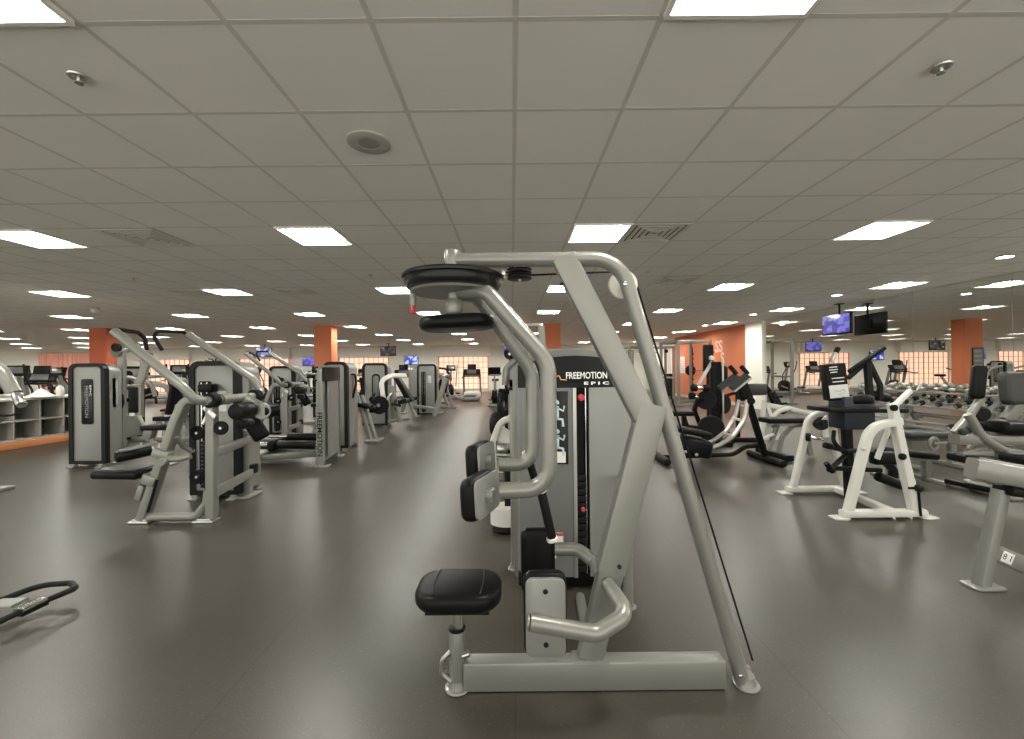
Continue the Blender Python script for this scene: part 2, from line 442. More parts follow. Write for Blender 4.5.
# vents
VENTM = mat('vent_grey', (0.72, 0.70, 0.63), 0.6)
VENTD = mat('vent_slot', (0.10, 0.097, 0.088), 0.8)
def make_vent(label):
    t = Thing('ceiling_vent', label, 'air vent', (0, 0, CEIL), 0, 'square ceiling vents')
    M = Matrix.Rotation(-PI / 2, 4, 'X')
    t.part('backing', MB().box((0, 0, .002), (TILE - .04, TILE - .04, .006), 0), VENTD, smooth=0)
    f = MB()
    for a in (.60, .48, .36, .24, .12):     # nested square louvre rings over the dark duct
        n_ = max(a - .075, .03); f.ring(rrect(a, a, .003, 1), rrect(n_, n_, .003, 1), .004, .010, M)
    t.part('louvres', f, VENTM, smooth=0)
    return t.o
pv = None
for (i, j), lab in zip([(2, 4), (-7, 4), (12, 4), (-7, 9), (-10, 9), (-2, 8), (4, 8)], [
        'square stepped air vent right of the middle near light', 'square stepped air vent beside the big light at the upper left',
        'square stepped air vent at the right edge above the mirror', 'small far air vent beyond the left ceiling vent', 'far air vent near the left wall side lights',
        'far air vent left of the black cam disc', 'far air vent right of the front machine']):
    x, y = GX0 + (i + .5) * TX, GY0 + (j + .5) * TILE
    if pv is None: pv = make_vent(lab); pv.location = (x, y, CEIL)
    else: dup(pv, (x, y, CEIL), 0, lab)
# round speaker
c = G(369, 143, CEIL)
t = Thing('ceiling_speaker', 'round flush ceiling speaker left of the centre line', 'speaker', (c.x, c.y, CEIL))
SPKM = mat('speaker_rim', (0.46, 0.44, 0.39), 0.7); SPKG = mat('speaker_grille', (0.30, 0.29, 0.26), 0.7, bump=.4, bscale=500)
t.part('rim', MB().lathe([(.135, .006), (.135, -.002), (.130, -.005), (.066, -.005), (.066, .0)], n=40), SPKM)
t.part('grille', MB().lathe([(.0, -.004), (.05, -.004), (.066, -.003), (.066, .0)], n=32), SPKG)
# sprinklers
def sprinkler(c, label, scale=1.0):
    t = Thing('ceiling_sprinkler', label, 'sprinkler', c, 0, 'ceiling sprinklers')
    t.part('escutcheon', MB().lathe([(.045 * scale, .0), (.042 * scale, -.006), (.02 * scale, -.010), (.012 * scale, -.010)], n=20), STEEL)
    t.part('head', MB().cyl((0, 0, -.008), (0, 0, -.03), .009 * scale, 10), CHROME)
    t.part('deflector', MB().lathe([(.0, -.033), (.017 * scale, -.033), (.019 * scale, -.030), (.0, -.029)], n=16), CHROME)
    return t.o
sp = [(79, 77, 'chrome sprinkler head in the upper left ceiling'), (941, 67, 'grey sprinkler head in the upper right ceiling'), (134, 278, 'tiny sprinkler head beyond the left vent'), (648, 272, 'tiny sprinkler head right of the white pulley wheel'), (371, 275, 'tiny sprinkler head left of the cam disc')]
for px, py, lab in sp:
    c = G(px, py, CEIL - .002); sprinkler(c, lab, 1.0)
c = P(95, 322, 9.2)
tag(MB().lathe([(0, -.11), (.05, -.10), (.075, -.06), (.075, -.03), (.04, 0), (0, 0)], (c.x, c.y, CEIL), n=20).build('ceiling_camera', WHITEP, None, 60), 'white dome camera on the ceiling near the left column', 'camera')
# ================================================================ the front machine (fly / rear deltoid station)
def hero():
    YC = 1.79
    ax = P(455.5, 480, YC).x                 # the seat post and the pivot above it share one axis
    T = Thing('rear_deltoid_machine', 'large silver fly machine in the middle foreground with round black cam on top', 'exercise machine', (0.34, 1.79, 0), 0, None, True)
    b = MB(); b.box((0.335, 1.792, 0.063), (1.11, 0.072, 0.122), .010); T.part('base_beam', b, SILVER)
    # bent round tube: right foot, up, over the top
    foot = P(743, 690, YC); foot.z = .012
    top = P(452, 260.5, YC); cor = P(620, 260.5, YC); cor.z = top.z
    b = MB(); b.tube([foot, cor, top], .0315, .155, 20, 12); T.part('frame_tube', b, SILVER)
    for fx in (ax, foot.x + .012):
        f = MB(); f.lathe([(.0, .0), (.052, .0), (.055, .005), (.052, .010), (.042, .013), (.036, .03), (.034, .045), (0, .045)], (fx, YC, .0005), n=28); T.part('foot', f, SILVER)
    # bracket at the cable end
    b = MB(); q = P(746, 678, 1.84); b.box((q.x + .004, 1.835, q.z), (.05, .02, .11), .006, (0, -.27, 0)); T.part('cable_bracket', b, SILVER)
    for px, py in ((741.5, 677), (625.5, 283.5)):
        b = MB(); q = P(px, py, 1.755); b.cyl(q, q + V(0, .012, 0), .009, 12, .003); T.part('bolt', b, CHROME)
    # flat boomerang strut
    u = MB(); u.bar([P(563, 258, YC), P(646, 420, YC)], .105, .062, (0, -1, 0), 0, .012); st = T.part('upper_strut', u, SILVER)
    u = MB(); u.bar([P(652, 404, YC), P(610, 570, YC)], .118, .070, (0, -1, 0), 0, .012); lo = T.part('lower_strut', u, SILVER)
    u = MB(); u.bar([P(613, 560, YC), P(590, 656, YC)], .108, .060, (0, -1, 0), 0, .012); u.box((P(590, 656, YC).x, YC, .127), (.155, .075, .008), .003); T.part('strut_sleeve', u, SILVER)
    b = MB(); q = P(563, 284, 1.755); b.cyl(q + V(-.005, -.002, 0), q + V(-.005, .01, 0), .008, 10, .002); q = P(622, 567, 1.75); b.cyl(q + V(-.01, -.005, 0), q + V(-.01, .01, 0), .009, 10, .003); T.part('strut_bolt', b, IRON)
    # pivot axle, disc cam, locking plate
    zt, zd = 1.863, 1.70
    b = MB(); b.cyl((ax, YC, 1.58), (ax, YC, zt), .026, 20, .004); b.cyl((ax, YC, 1.60), (ax, YC, 1.665), .036, 20, .004); b.cyl((ax - .004, YC, 1.80), (ax - .004, YC, zt + .01), .034, 20, .008); T.part('pivot_axle', b, SILVER)
    b = MB(); b.lathe([(.0, .066), (.19, .066), (.212, .062), (.218, .055), (.216, .046), (.208, .042), (.204, .030), (.203, .020), (.196, .006), (.18, .0), (.0, .0)], (ax, YC, zd), n=64); T.part('cam_disc', b, GLOSS)
    b = MB(); b.lathe([(.0, -.0), (.178, -.0), (.181, -.005), (.178, -.010), (.0, -.010)], (ax, YC, zd - .001), n=64); T.part('locking_plate', b, SILVER2)
    q = P(413, 295, YC); b = MB(); b.cyl((q.x, YC, 1.70), (q.x, YC, 1.635), .014, 14, .003); pn = T.part('locking_pin', b, SILVER2)
    b = MB(); b.cyl((q.x, YC, 1.636), (q.x, YC, 1.612), .011, 14, .003); b.lathe([(.0, 0), (.016, .002), (.017, .007), (.012, .01), (0, .01)], (q.x, YC, 1.602), n=16); T.part('pin_tip', b, RED, pn, 'red tip of the locking pin')
    # pad hanging under the pivot
    cpt = P(458, 323, YC)
    b = MB(Matrix.Translation(cpt) @ Matrix.Rotation(-.045, 4, 'Y') @ Matrix.Rotation(PI / 2, 4, 'X')); b.prism(rrect(.315, .25, .09, 8), -.030, .026, None, .020)
    T.part('upper_pad', b, VINYL, smooth=50)
    # guide pulleys and cable
    q = P(519.5, 274.5, YC + .005)
    b = MB()
    for dz in (.014, -.012): b.lathe([(0, .009), (.050, .009), (.054, .007), (.049, .002), (.049, -.002), (.054, -.007), (.050, -.009), (0, -.009)], (q.x, q.y, q.z + dz), n=32)
    idl = T.part('guide_pulley', b, BLACK)
    b = MB(); b.cyl(q + V(0, 0, -.03), q + V(0, 0, .035), .008, 12); b.bar([q + V(0, 0, .03), V(q.x, q.y, 1.84)], .05, .03, (0, 1, 0)); b.box((q.x - .068, q.y, q.z + .006), (.016, .035, .024), .004); b.box((q.x - .075, q.y, q.z - .012), (.03, .02, .012), .004); T.part('pulley_bracket', b, STEEL, idl)
    w = P(622.8, 284.6, YC + .055)
    b = MB(); b.lathe([(.0, .010), (.050, .010), (.062, .012), (.062, .009), (.056, .003), (.056, -.003), (.062, -.009), (.062, -.012), (.050, -.010), (.0, -.010)], w, (0, -1, 0), 40); wh = T.part('pulley_wheel', b, WHITEP)
    b = MB(); b.cyl(w + V(0, -.06, 0), w + V(0, .02, 0), .012, 14); T.part('wheel_axle', b, STEEL, wh)
    cb = MB(); pts = [P(503, 272, YC + .03), P(533, 275, YC + .05), w + V(-.02, 0, .058)]
    for k in range(7):
        a = math.radians(110 - 18 * k); pts.append(w + V(.060 * math.cos(a), 0, .060 * math.sin(a)))
    pts.append(P(752.5, 660, 1.845))
    cb.tube(pts, .0045, 0, 8); T.part('cable', cb, BLACK)
    # the two swing arms with forearm pads and hanging grips
    ncur = P(549.5, 400, 1.66)
    arms = []
    near = [P(457, 291, 1.80), P(486, 291, 1.69), P(548, 362, 1.66), P(549.5, 489, 1.66), P(500, 490.5, 1.67)]
    far = [P(457, 293, 1.81), P(478, 297, 1.93), P(532.5, 372, 1.97), P(532.5, 464, 1.97), P(499, 464.5, 1.965)]
    for pts, lab in ((near, 'near'), (far, 'far')):
        b = MB(); b.tube(pts, .0325, [.07, .14, .125], 20, 9); arms.append(T.part('swing_arm', b, SILVER))
    e = P(499.3, 464.6, 1.965); b = MB(); b.cyl(e + V(-.002, 0, 0), e + V(.004, 0, 0), .022, 18); T.part('tube_end', b, BLACK, arms[1])  # black disc stands in for the dark inside the open tube
    # near forearm pad: cushion, plate, hinge, all turned a little away
    for arm, c0, yaw, L in ((arms[0], P(484.5, 494, 1.685), -.36, .21), (arms[1], P(484, 459.5, 1.99), -.30, .19)):
        M = Matrix.Translation(c0) @ Matrix.Rotation(yaw, 4, 'Z') @ Matrix.Rotation(-.05, 4, 'Y')
        b = MB(M @ Matrix.Translation((-.022, 0, -.002)) @ Matrix.Rotation(PI / 2, 4, 'Z')); b.prism(rrect(L + .02, .165, .035, 6), -.03, .035, None, .018); p_ = T.part('forearm_pad', b, VINYL, arm, smooth=50)
        b = MB(M @ Matrix.Translation((.012, 0, 0)) @ Matrix.Rotation(PI / 2, 4, 'Z')); b.prism(rrect(L + .012, .152, .028, 6), -.008, .004, None, .002)
        b.M = M; b.box((.03, -.01, 0), (.035, .05, .05), .006); b.cyl((.02, -.03, 0), (.05, -.03, 0), .012, 12); b.cyl((.008, -.075, -.045), (.017, -.075, -.045), .007, 10); T.part('pad_plate', b, SILVER2, arm)
    for arm, a_, b_ in ((arms[0], P(541, 490, 1.69), P(552, 538, 1.72)), (arms[1], P(527.5, 455, 1.985), P(535.5, 482, 2.0))):
        g = MB(); d = (b_ - a_).normalized(); g.cyl(a_, b_, .0185, 16, .003); gr = T.part('hand_grip', g, RUBBER, arm)
        for e0, e1 in ((a_ - d * .02, a_ + d * .008), (b_ - d * .005, b_ + d * .012)):
            g = MB(); g.cyl(e0, e1, .0235, 16, .003); T.part('grip_collar', g, WHITEP, arm)
    # seat
    b = MB(); b.cyl((ax, YC, .03), (ax, YC, .26), .0345, 22, .004); T.part('post_sleeve', b, SILVER)
    b = MB(); b.cyl((ax, YC, .25), (ax, YC, .262), .037, 20, .003); T.part('sleeve_ring', b, BLACK)
    b = MB(); b.cyl((ax + .005, YC, .25), (ax + .005, YC, .42), .0235, 18); T.part('seat_post', b, CHROME)
    b = MB(); q = P(446, 668, 1.77); b.tube([q + V(.02, 0, .07), q + V(-.015, 0, .035), q + V(-.02, 0, -.02), q + V(.02, 0, -.055)], .010, .03, 10); b.cyl(q + V(.07, .0, .05), q + V(.10, 0, .06), .012, 12); T.part('height_lever', b, STEEL)
    sx, sy, sz = -.232, 1.77, .432
    M = Matrix.Translation((sx, sy, sz)) @ Matrix.Rotation(PI / 2, 4, 'X')   # outline (x, z) -> plan view
    b = MB(M); b.prism(rrect(.355, .265, .10, 8), -.040, .034, None, .022); seat = T.part('seat', b, VINYL, smooth=60)
    b = MB()
    for dx in (-.095, .095):
        b.tube([(sx + dx, sy - .105, sz + .036), (sx + dx * 1.08, sy - .04, sz + .0405), (sx + dx * 1.08, sy + .04, sz + .0405), (sx + dx, sy + .105, sz + .036)], .0022, 0, 6)
    T.part('seam', b, GVINYL, seat)
    b = MB(); b.box((sx, sy, sz - .052), (.26, .18, .014), .004); T.part('seat_plate', b, BLACK)
    # facing chest pads on curved brackets
    px_ = .117
    for yy, sgn in ((1.575, 1), (2.08, -1)):
        M = Matrix.Translation((px_, yy, .425))
        b = MB(M); b.prism(rrect(.166, .315, .035, 5), sgn * .008, sgn * .062, None, .016); cp = T.part('chest_pad', b, VINYL, smooth=50)
        b = MB(M); b.prism(rrect(.150, .295, .03, 5), -sgn * .006, sgn * .010, None, .002); pl = T.part('pad_plate', b, SILVER2, cp)
        b = MB(M)
        for dz in (-.10, .10): b.cyl((0, -sgn * .011, dz), (0, 0, dz), .010, 12, .003)
        T.part('pad_bolt', b, IRON, cp)
    b = MB(); b.tube([P(527, 622, 1.555) + V(.01, 0, 0), P(597, 634, 1.57), P(628, 614, 1.60), P(608, 584, 1.76)], .031, [.08, .05], 18, 8); b.cyl(P(527, 622, 1.555) + V(0, 0, 0), P(529, 622.3, 1.555) , .026, 16); T.part('pad_bracket', b, SILVER)
    b = MB(); b.tube([P(546, 549, 2.06), P(578, 549, 2.06), P(596, 563, 2.0), P(601, 577, 1.83)], .031, [.08, .05], 18, 8); T.part('pad_bracket', b, SILVER)
    # ---- the weight tower behind
    def bow(x0, x1, y, bulge, n=14):
        return [(x0 + (x1 - x0) * k / n, y - bulge * math.sin(PI * k / n)) for k in range(n + 1)]
    def sheet(xs0, xs1, za, zb_, th=.02, full=(.02, .735), y=2.60, bulge=.07, zfun=None):
        """a bowed panel cut from the curved front of the tower"""
        n = 10; vs = []
        for k in range(n + 1):
            x = xs0 + (xs1 - xs0) * k / n; tt = (x - full[0]) / (full[1] - full[0]); yy = y - bulge * math.sin(PI * max(0, min(1, tt)))
            z1 = zb_ if zfun is None else zfun(tt)
            vs += [(x, yy, za), (x, yy, z1), (x, yy + th, z1), (x, yy + th, za)]
        fs = []
        for k in range(n):
            for j in range(4): fs.append((4 * k + j, 4 * k + (j + 1) % 4, 4 * k + 4 + (j + 1) % 4, 4 * k + 4 + j))
        fs += [(3, 2, 1, 0), (4 * n, 4 * n + 1, 4 * n + 2, 4 * n + 3)]
        return MB().add(vs, fs)
    b = MB(); b.prism(rrect(.70, 1.36, .16, 8, .02), 2.64, 2.98, Matrix.Translation((.378, 0, .735)), .01); tw = T.part('weight_tower', b, SILVER2)
    b = MB(); o_ = rrect(.75, 1.47, .20, 8, .02); i_ = rrect(.66, 1.38, .15, 8, .02); b.ring(o_, i_, 2.70, 2.95, Matrix.Translation((.378, 0, .755))); T.part('top_arch', b, SILVER, tw)
    zf = lambda t_: 1.335 + .105 * math.sin(PI * max(0, min(1, .10 + .80 * t_))) ** .7
    T.part('header', sheet(.035, .745, 1.245, 1.4, .03, zfun=zf), ARCH, tw)
    b = sheet(.06, .70, 1.40, 1.44, .02, y=2.62, bulge=.05, zfun=lambda t_: 1.36 + .12 * math.sin(PI * max(0, min(1, .12 + .76 * t_))) ** .7); T.part('header_cap', b, DKPANEL, tw)
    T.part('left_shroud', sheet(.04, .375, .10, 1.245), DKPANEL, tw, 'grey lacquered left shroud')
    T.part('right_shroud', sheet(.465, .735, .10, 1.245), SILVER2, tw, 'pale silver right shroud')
    b = sheet(.375, .465, .06, 1.245, .02, y=2.66); T.part('weight_slot', b, BLACK, tw)
    b = sheet(.366, .386, .10, 1.245, .03, y=2.59); T.part('slot_rail', b, STEEL, tw)
    b = sheet(.447, .453, .10, 1.245, .012, y=2.635); T.part('guide_rod', b, CHROME, tw)
    b = MB()
    for k in range(14): b.box((.42, 2.578, .13 + .043 * k), (.06, .03, .038), .004)
    T.part('weight_plates', b, IRON, tw)
    b = MB(); b.cyl((.418, 2.565, 1.185), (.418, 2.53, 1.185), .022, 16, .005); b.cyl((.425, 2.56, .50), (.425, 2.535, .505), .014, 12, .004); T.part('selector_pin', b, RED, tw, 'red round selector pin')
    T.part('placard', sheet(.215, .335, .785, 1.225, .006, y=2.592), GLOSS, tw, 'black instruction placard')
    b = sheet(.232, .318, .795, .86, .004, y=2.585); T.part('placard_notice', b, PAPER, tw, 'cream notice at the foot of the placard')
    b = MB(); M = Matrix.Translation((.275, 2.520, 1.0)) @ Matrix.Scale(1.25, 4)
    b.M = M
    # the two small seated figures of the instruction drawing
    for dz in (.05, -.09):
        b.lathe([(0, -.012), (.011, -.006), (.012, .004), (.006, .012), (0, .013)], (-.005, 0, dz + .075), n=10)
        b.bar([(-.006, 0, dz + .06), (-.008, 0, dz)], .022, .004, (0, 1, 0)); b.bar([(-.008, 0, dz), (.022, 0, dz - .006), (.024, 0, dz - .04)], .012, .004, (0, 1, 0)); b.bar([(-.004, 0, dz + .05), (.026, 0, dz + .035), (.03, 0, dz + .06)], .009, .004, (0, 1, 0))
    T.part('drawn_figures', b, mat('pale_blue_print', (.45, .62, .62), .6), tw)
    b = MB(); b.box((.378, 2.78, .05), (.70, .36, .08), .01); T.part('tower_base', b, BLACK, tw)
    M = frame_mat((.322, 2.512, 1.318), (1, 0, 0), (0, 0, 1))
    text_obj('lettering', 'FREEMOTION', .056, M, LETTER, tw, T.inv, offset=.001, width=.247)
    M = frame_mat((.43, 2.510, 1.272), (1, 0, 0), (0, 0, 1))
    text_obj('lettering', 'E P I C', .024, M, LETTER, tw, T.inv, offset=.001, width=.15)
    b = MB(); yy = 2.53
    b.tube([(.235, yy + .012, 1.286), (.285, yy, 1.325), (.293, yy, 1.296), (.33, yy - .005, 1.292)], .004, .01, 6); T.part('swoosh_mark', b, ORLET, tw)
    b = MB(); q = P(560, 541, 2.50); b.box((q.x, 2.52, q.z), (.045, .004, .085), .001); wn = T.part('warning_label', b, PAPER, tw, 'white warning label with red band')
    b = MB(); b.box((q.x, 2.517, q.z + .033), (.045, .003, .018), .0005); T.part('red_band', b, RED, wn)
    b = MB(); q = P(555, 557, 2.50); b.box((q.x, 2.52, q.z), (.02, .004, .035), .001); T.part('small_label', b, PAPER, tw)
    # legs of the tower and the link to the front frame
    b = MB(); q = G(628, 607); b.cyl((q.x, q.y, .01), (q.x + .005, q.y, .70), .029, 18); b.bar([(q.x + .005, q.y - .02, .68), (.74, 2.70, .68)], .05, .05); tl = T.part('front_leg', b, SILVER)
    b = MB(); b.lathe([(0, 0), (.045, 0), (.047, .006), (.032, .012), (.03, .03), (0, .03)], (q.x, q.y, .0005), n=24); T.part('foot', b, SILVER, tl)
    b = MB(); b.box((.008, 2.86, .62), (.055, .07, 1.2), .012); rl = T.part('rear_leg', b, SILVER)
    b = MB(); b.lathe([(0, 0), (.05, 0), (.052, .008), (.036, .014), (.034, .04), (0, .04)], (.008, 2.85, .0005), n=24); T.part('foot', b, SILVER, rl)
    b = MB(); b.lathe([(.0, 0), (.036, 0), (.036, .018), (0, .018)], (.008, 2.86, 1.22), n=20); T.part('leg_cap', b, BLACK, rl)
    b = MB(); b.tube([P(580, 597, 2.45), P(588, 640, 1.95), (0.31, 1.84, .08)], .027, .05, 14); T.part('link_tube', b, SILVER)
    return T
HERO = hero()
# ================================================================ shared machine parts (local space: front faces -y)
def tower(T, M, w=.54, h=1.46, d=.36, face='placard', word=True, name='weight_tower', z0=.045, rear=False):
    """weight tower with a charcoal arch round its face; returns the body part"""
    M = M @ Matrix.Translation((0, 0, z0))
    rt = .11
    C0 = Matrix.Translation((0, 0, h / 2))
    b = MB(M); b.prism(rrect(w - .02, h - .012, .15, 8, .02), .02, d, C0, .03); body = T.part(name, b, SILVER2, smooth=50)
    o_, i_ = rrect(w, h, rt, 6, .02), rrect(w - .115, h - .10, rt - .05, 6, .015)
    b = MB(M); b.ring(o_, i_, -.025, .05, C0)
    if rear: b.ring(o_, i_, d - .05, d + .025, C0)
    T.part('arch_trim', b, ARCH, body, 'charcoal arch around the front')
    b = MB(M); b.prism(rrect(w - .11, h - .095, rt - .05, 6, .015), -.008, .03, C0, .003); T.part('front_panel', b, SILVER2, body)
    zc = h * .62
    if face == 'placard':
        b = MB(M); b.prism(rrect(.17, .66, .03, 4), -.020, -.002, Matrix.Translation((.0, 0, zc)), .005); T.part('placard', b, GLOSS, body)
        if word:
            text_obj('lettering', 'FREEMOTION', .075, M @ frame_mat((-.005, -.0205, zc), (0, 0, -1), (1, 0, 0)), GREYLET, body, T.inv, align='CENTER', width=.46)
            text_obj('lettering', 'EPIC', .034, M @ frame_mat((.055, -.0205, zc + .16), (0, 0, -1), (1, 0, 0)), LETTER, body, T.inv, align='CENTER', width=.16)
    elif face == 'window':
        b = MB(M); b.prism(rrect(.13, h * .78, .02, 3), -.016, 0, Matrix.Translation((-.10, 0, h * .46)), .003); sl = T.part('weight_slot', b, BLACK, body)
        b = MB(M)
        for k in range(12): b.box((-.10, -.02, .10 + .042 * k), (.09, .02, .036), .003)
        T.part('weight_plates', b, IRON, body)
        b = MB(M)
        for dx in (-.03, .03): b.cyl((-.10 + dx, -.02, .1), (-.10 + dx, -.02, h * .84), .008, 10)
        T.part('guide_rods', b, CHROME, body)
        b = MB(M); b.prism(rrect(.10, .22, .01, 3), -.014, 0, Matrix.Translation((.08, 0, h * .70)), .002); T.part('notice', b, PAPER, body)
    elif face == 'slot':
        b = MB(M); b.prism(rrect(.20, h * .42, .09, 6), -.014, 0, Matrix.Translation((.03, 0, h * .62)), .004); T.part('window', b, BLACK, body)
        b = MB(M); b.prism(rrect(.15, h * .36, .065, 6), -.018, 0, Matrix.Translation((.03, 0, h * .62)), .003); T.part('window_panel', b, DKPANEL, body)
    for sx in (-1, 1):
        for y_ in (-.02, d - .03):
            b = MB(M); b.box((sx * (w / 2 - .06), y_ - .01, -z0 + .01), (.10, .10, .02), .006); b.box((sx * (w / 2 - .06), y_ + .01, -z0 / 2 + .005), (.06, .06, z0), .004); T.part('foot', b, SILVER, body)
    # recessed lettering strip on the right side
    b = MB(M); b.box((w / 2 - .013, d * .5, h * .70), (.006, .06, h * .30), .002); T.part('side_strip', b, DKPANEL, body)
    return body
def pad(b, c, size, rot=None, bev=.025):
    b.box(c, size, bev, rot, 3); return b
def pulley(b, c, axis, r=.07, t=.024):
    b.lathe([(0, t * .5), (r * .25, t * .5), (r * .28, t * .3), (r * .8, t * .3), (r * .88, t * .5), (r, t * .45), (r * .9, 0), (r, -t * .45), (r * .88, -t * .5), (r * .8, -t * .3), (r * .28, -t * .3), (r * .25, -t * .5), (0, -t * .5)], c, axis, 28); return b

# ---------------------------------------------------------------- pulldown machine with two raised arms
def pulldown():
    T = Thing('pulldown_machine', 'silver pulldown machine with two long raised arms and black seat, left of the aisle', 'exercise machine', (-3.1, 4.0, 0), 0, None, True)
    Yn = 3.82
    tower(T, Matrix.Translation((-3.20, 4.50, 0)), .53, 1.44, .40, 'window')
    f1, f2 = G(143, 523), G(207, 521)
    Y1 = (f1.y + f2.y) / 2
    # main spine curving from the floor to the pivot
    b = MB(); b.bar([P(143, 519, Y1), P(177, 420, Y1), P(187, 399, Y1), P(214, 401, Y1)], .075, .10, (0, 1, 0), [.25, .10], .014, 8); T.part('spine', b, SILVER)
    b = MB(); b.bar([P(212, 517, Y1), P(212, 405, Y1)], .078, .078, (0, -1, 0), 0, .01); T.part('upright', b, SILVER)
    b = MB(); b.tube([P(146, 517, Y1), P(196, 516.5, Y1), P(207, 503, Y1), P(208, 490, Y1)], .036, .09, 16); T.part('base_tube', b, SILVER)
    for px, py in ((140, 523), (207, 521)):
        q = G(px, py); b = MB(); b.box((q.x + .01, Y1, .012), (.19, .12, .024), .008); b.box((q.x + .01, Y1, .030), (.13, .09, .02), .006); T.part('foot', b, STEEL)
    for (pa, pb) in (((214, 453), (252, 441)), ((214, 493), (253, 473))):
        a = P(*pa, Y1); c = P(*pb, 4.62); c.z = a.z
        b = MB(); b.bar([a, c], .05, .085, (0, 0, 1), 0, .01); rl = T.part('rail', b, SILVER)
        b = MB(); b.box(c + V(.0, .0, .035), (.07, .10, .10), .01); T.part('rail_clamp', b, BLACK, rl)
    b = MB(); b.bar([(-2.93, 4.6, .02), (-2.93, 4.6, .72)], .10, .07, (0, 1, 0), 0, .01); b.box((-2.93, 4.58, .015), (.22, .26, .03), .01); T.part('tower_post', b, SILVER)
    # crossbar and the two arms
    XA, ZA = -2.66, 1.115
    b = MB(); b.cyl((XA, 3.62, ZA), (XA, 4.36, ZA), .037, 18); b.cyl((XA, 3.80, ZA), (XA, 3.92, ZA), .052, 18); T.part('crossbar', b, SILVER)
    for y in (3.66, 4.28):
        b = MB(); b.cyl((XA, y, ZA), (XA, y + .085, ZA), .066, 22, .008); T.part('collar', b, RUBBER)
    arms = []
    a0 = V(XA, 3.62, ZA)
    b = MB(); b.tube([a0 + V(0, .06, 0), a0 + V(-.03, -.06, 0), P(184, 388, 3.52), P(114, 331, 3.45)], .037, [.09, .25], 18, 8); arms.append(T.part('lever_arm', b, SILVER))
    a1 = V(XA, 4.36, ZA)
    b = MB(); b.tube([a1 + V(0, -.06, 0), a1 + V(.0, .10, .02), P(252, 378, 4.42), P(187, 334, 4.35)], .037, [.09, .12], 18, 8); arms.append(T.part('lever_arm', b, SILVER))
    # black bent grips at the arm ends
    b = MB(); b.tube([P(114, 331, 3.45), P(116, 329, 3.45), P(138, 332.5, 3.75), P(145, 338, 3.82), P(147, 350, 3.82)], .017, .04, 12); T.part('hand_grip', b, RUBBER, arms[0])
    b = MB(); b.tube([P(188, 335, 4.35), P(183, 332, 4.3), P(157, 331, 4.05), P(154, 337, 4.02), P(162, 350, 4.02)], .017, .04, 12); T.part('hand_grip', b, RUBBER, arms[1])
    # counterweight rollers and paddle
    b = MB(); q = P(235, 412, 3.72); b.cyl(q, q + V(.005, .22, 0), .074, 26, .012); T.part('roller_pad', b, VINYL)
    b = MB(); q = P(239, 425, 3.85); b.cyl(q, q + V(.01, .16, 0), .045, 22, .010); T.part('lower_roller', b, ARCH)
    b = MB(); b.bar([P(245, 399, 4.05), P(262, 410, 4.0)], .12, .02, (.3, -1, 0), 0, .009); b.lathe([(0, .012), (.075, .012), (.078, .008), (.078, -.008), (.075, -.012), (0, -.012)], P(262, 411, 4.0), (.35, -1, 0), 30); T.part('paddle', b, SILVER)
    b = MB(); q = P(263, 411, 4.03); b.cyl(q, q + V(.09, .10, .0), .068, 24, .012); T.part('paddle_pad', b, VINYL)
    b = MB(); pad(b, P(256, 428, 4.2), (.16, .06, .26), (0, -.5, .3), .028); T.part('hip_pad', b, VINYL)
    # pulleys
    for py in (433, 477):
        b = MB(); pulley(b, P(197, py, 3.95), (0, -1, 0), .067); T.part('pulley', b, BLACK)
    b = MB(); pulley(b, P(221, 428, 3.74), (0, -1, 0), .062); T.part('pulley', b, BLACK)
    b = MB()
    for px, py, y in ((197, 433, 3.92), (197, 477, 3.92), (221, 428, 3.71)): q = P(px, py, y); b.cyl(q + V(0, -.012, 0), q + V(0, .05, 0), .012, 12)
    b.bar([P(205, 407, 3.8), P(216, 417, 3.78)], .05, .03, (0, -1, 0)); b.bar([P(203, 424, 3.8), P(210, 411, 3.8)], .03, .02, (0, -1, 0)); T.part('pulley_axle', b, STEEL)
    b = MB(); b.tube([P(202, 428, 3.93), P(218, 433, 3.73)], .005, 0, 8); b.tube([P(193, 436, 3.95), P(193, 476, 3.95)], .005, 0, 8); b.tube([P(203, 478, 3.95), P(206, 494, 3.95), P(205, 503, 3.95)], .005, .03, 8); T.part('cable', b, BLACK)
    b = MB(); q = P(208, 388, 4.42); b.box(q, (.15, .12, .09), .02); b.box(P(207, 398, 4.42), (.12, .10, .06), .01); T.part('stack_top', b, BLACK)
    # seat and thigh pads
    q = P(127, 472, 3.86); b = MB(); pad(b, q, (.42, .30, .075), (0, .02, 0), .03); T.part('seat', b, VINYL)
    b = MB(); b.box(q + V(0, 0, .042), (.36, .25, .012), .006, (0, .02, 0)); T.part('seat_top', b, GVINYL)  # lighter sheet paints in the light falling on the seat's top
    a = P(115, 457.5, 3.74); c = P(151, 450, 3.95)
    b = MB(); b.cyl(a, c, .052, 22, .014); tr = T.part('thigh_roller', b, VINYL)
    b = MB(); d = c - a; b.bar([a + d * .1 + V(0, 0, .05), c + d * .15 + V(0, 0, .055)], .09, .02, (0, 0, 1)); b.cyl(a + d * .7 + V(0, 0, .06), a + d * .75 + V(.0, 0, .085), .015, 12); T.part('roller_bracket', b, SILVER, tr)
    b = MB(); b.box(P(163, 454, Y1 - .02), (.16, .10, .10), .03, (0, .35, 0)); b.tube([P(167, 459, Y1 - .05), P(180, 459, Y1 - .03), P(191, 456, Y1)], .026, .03, 14); b.lathe([(0, .02), (.03, .02), (.034, .012), (.034, -.012), (0, -.012)], P(163, 462, Y1 - .08), (0, -1, 0), 16); T.part('thigh_carriage', b, SILVER)
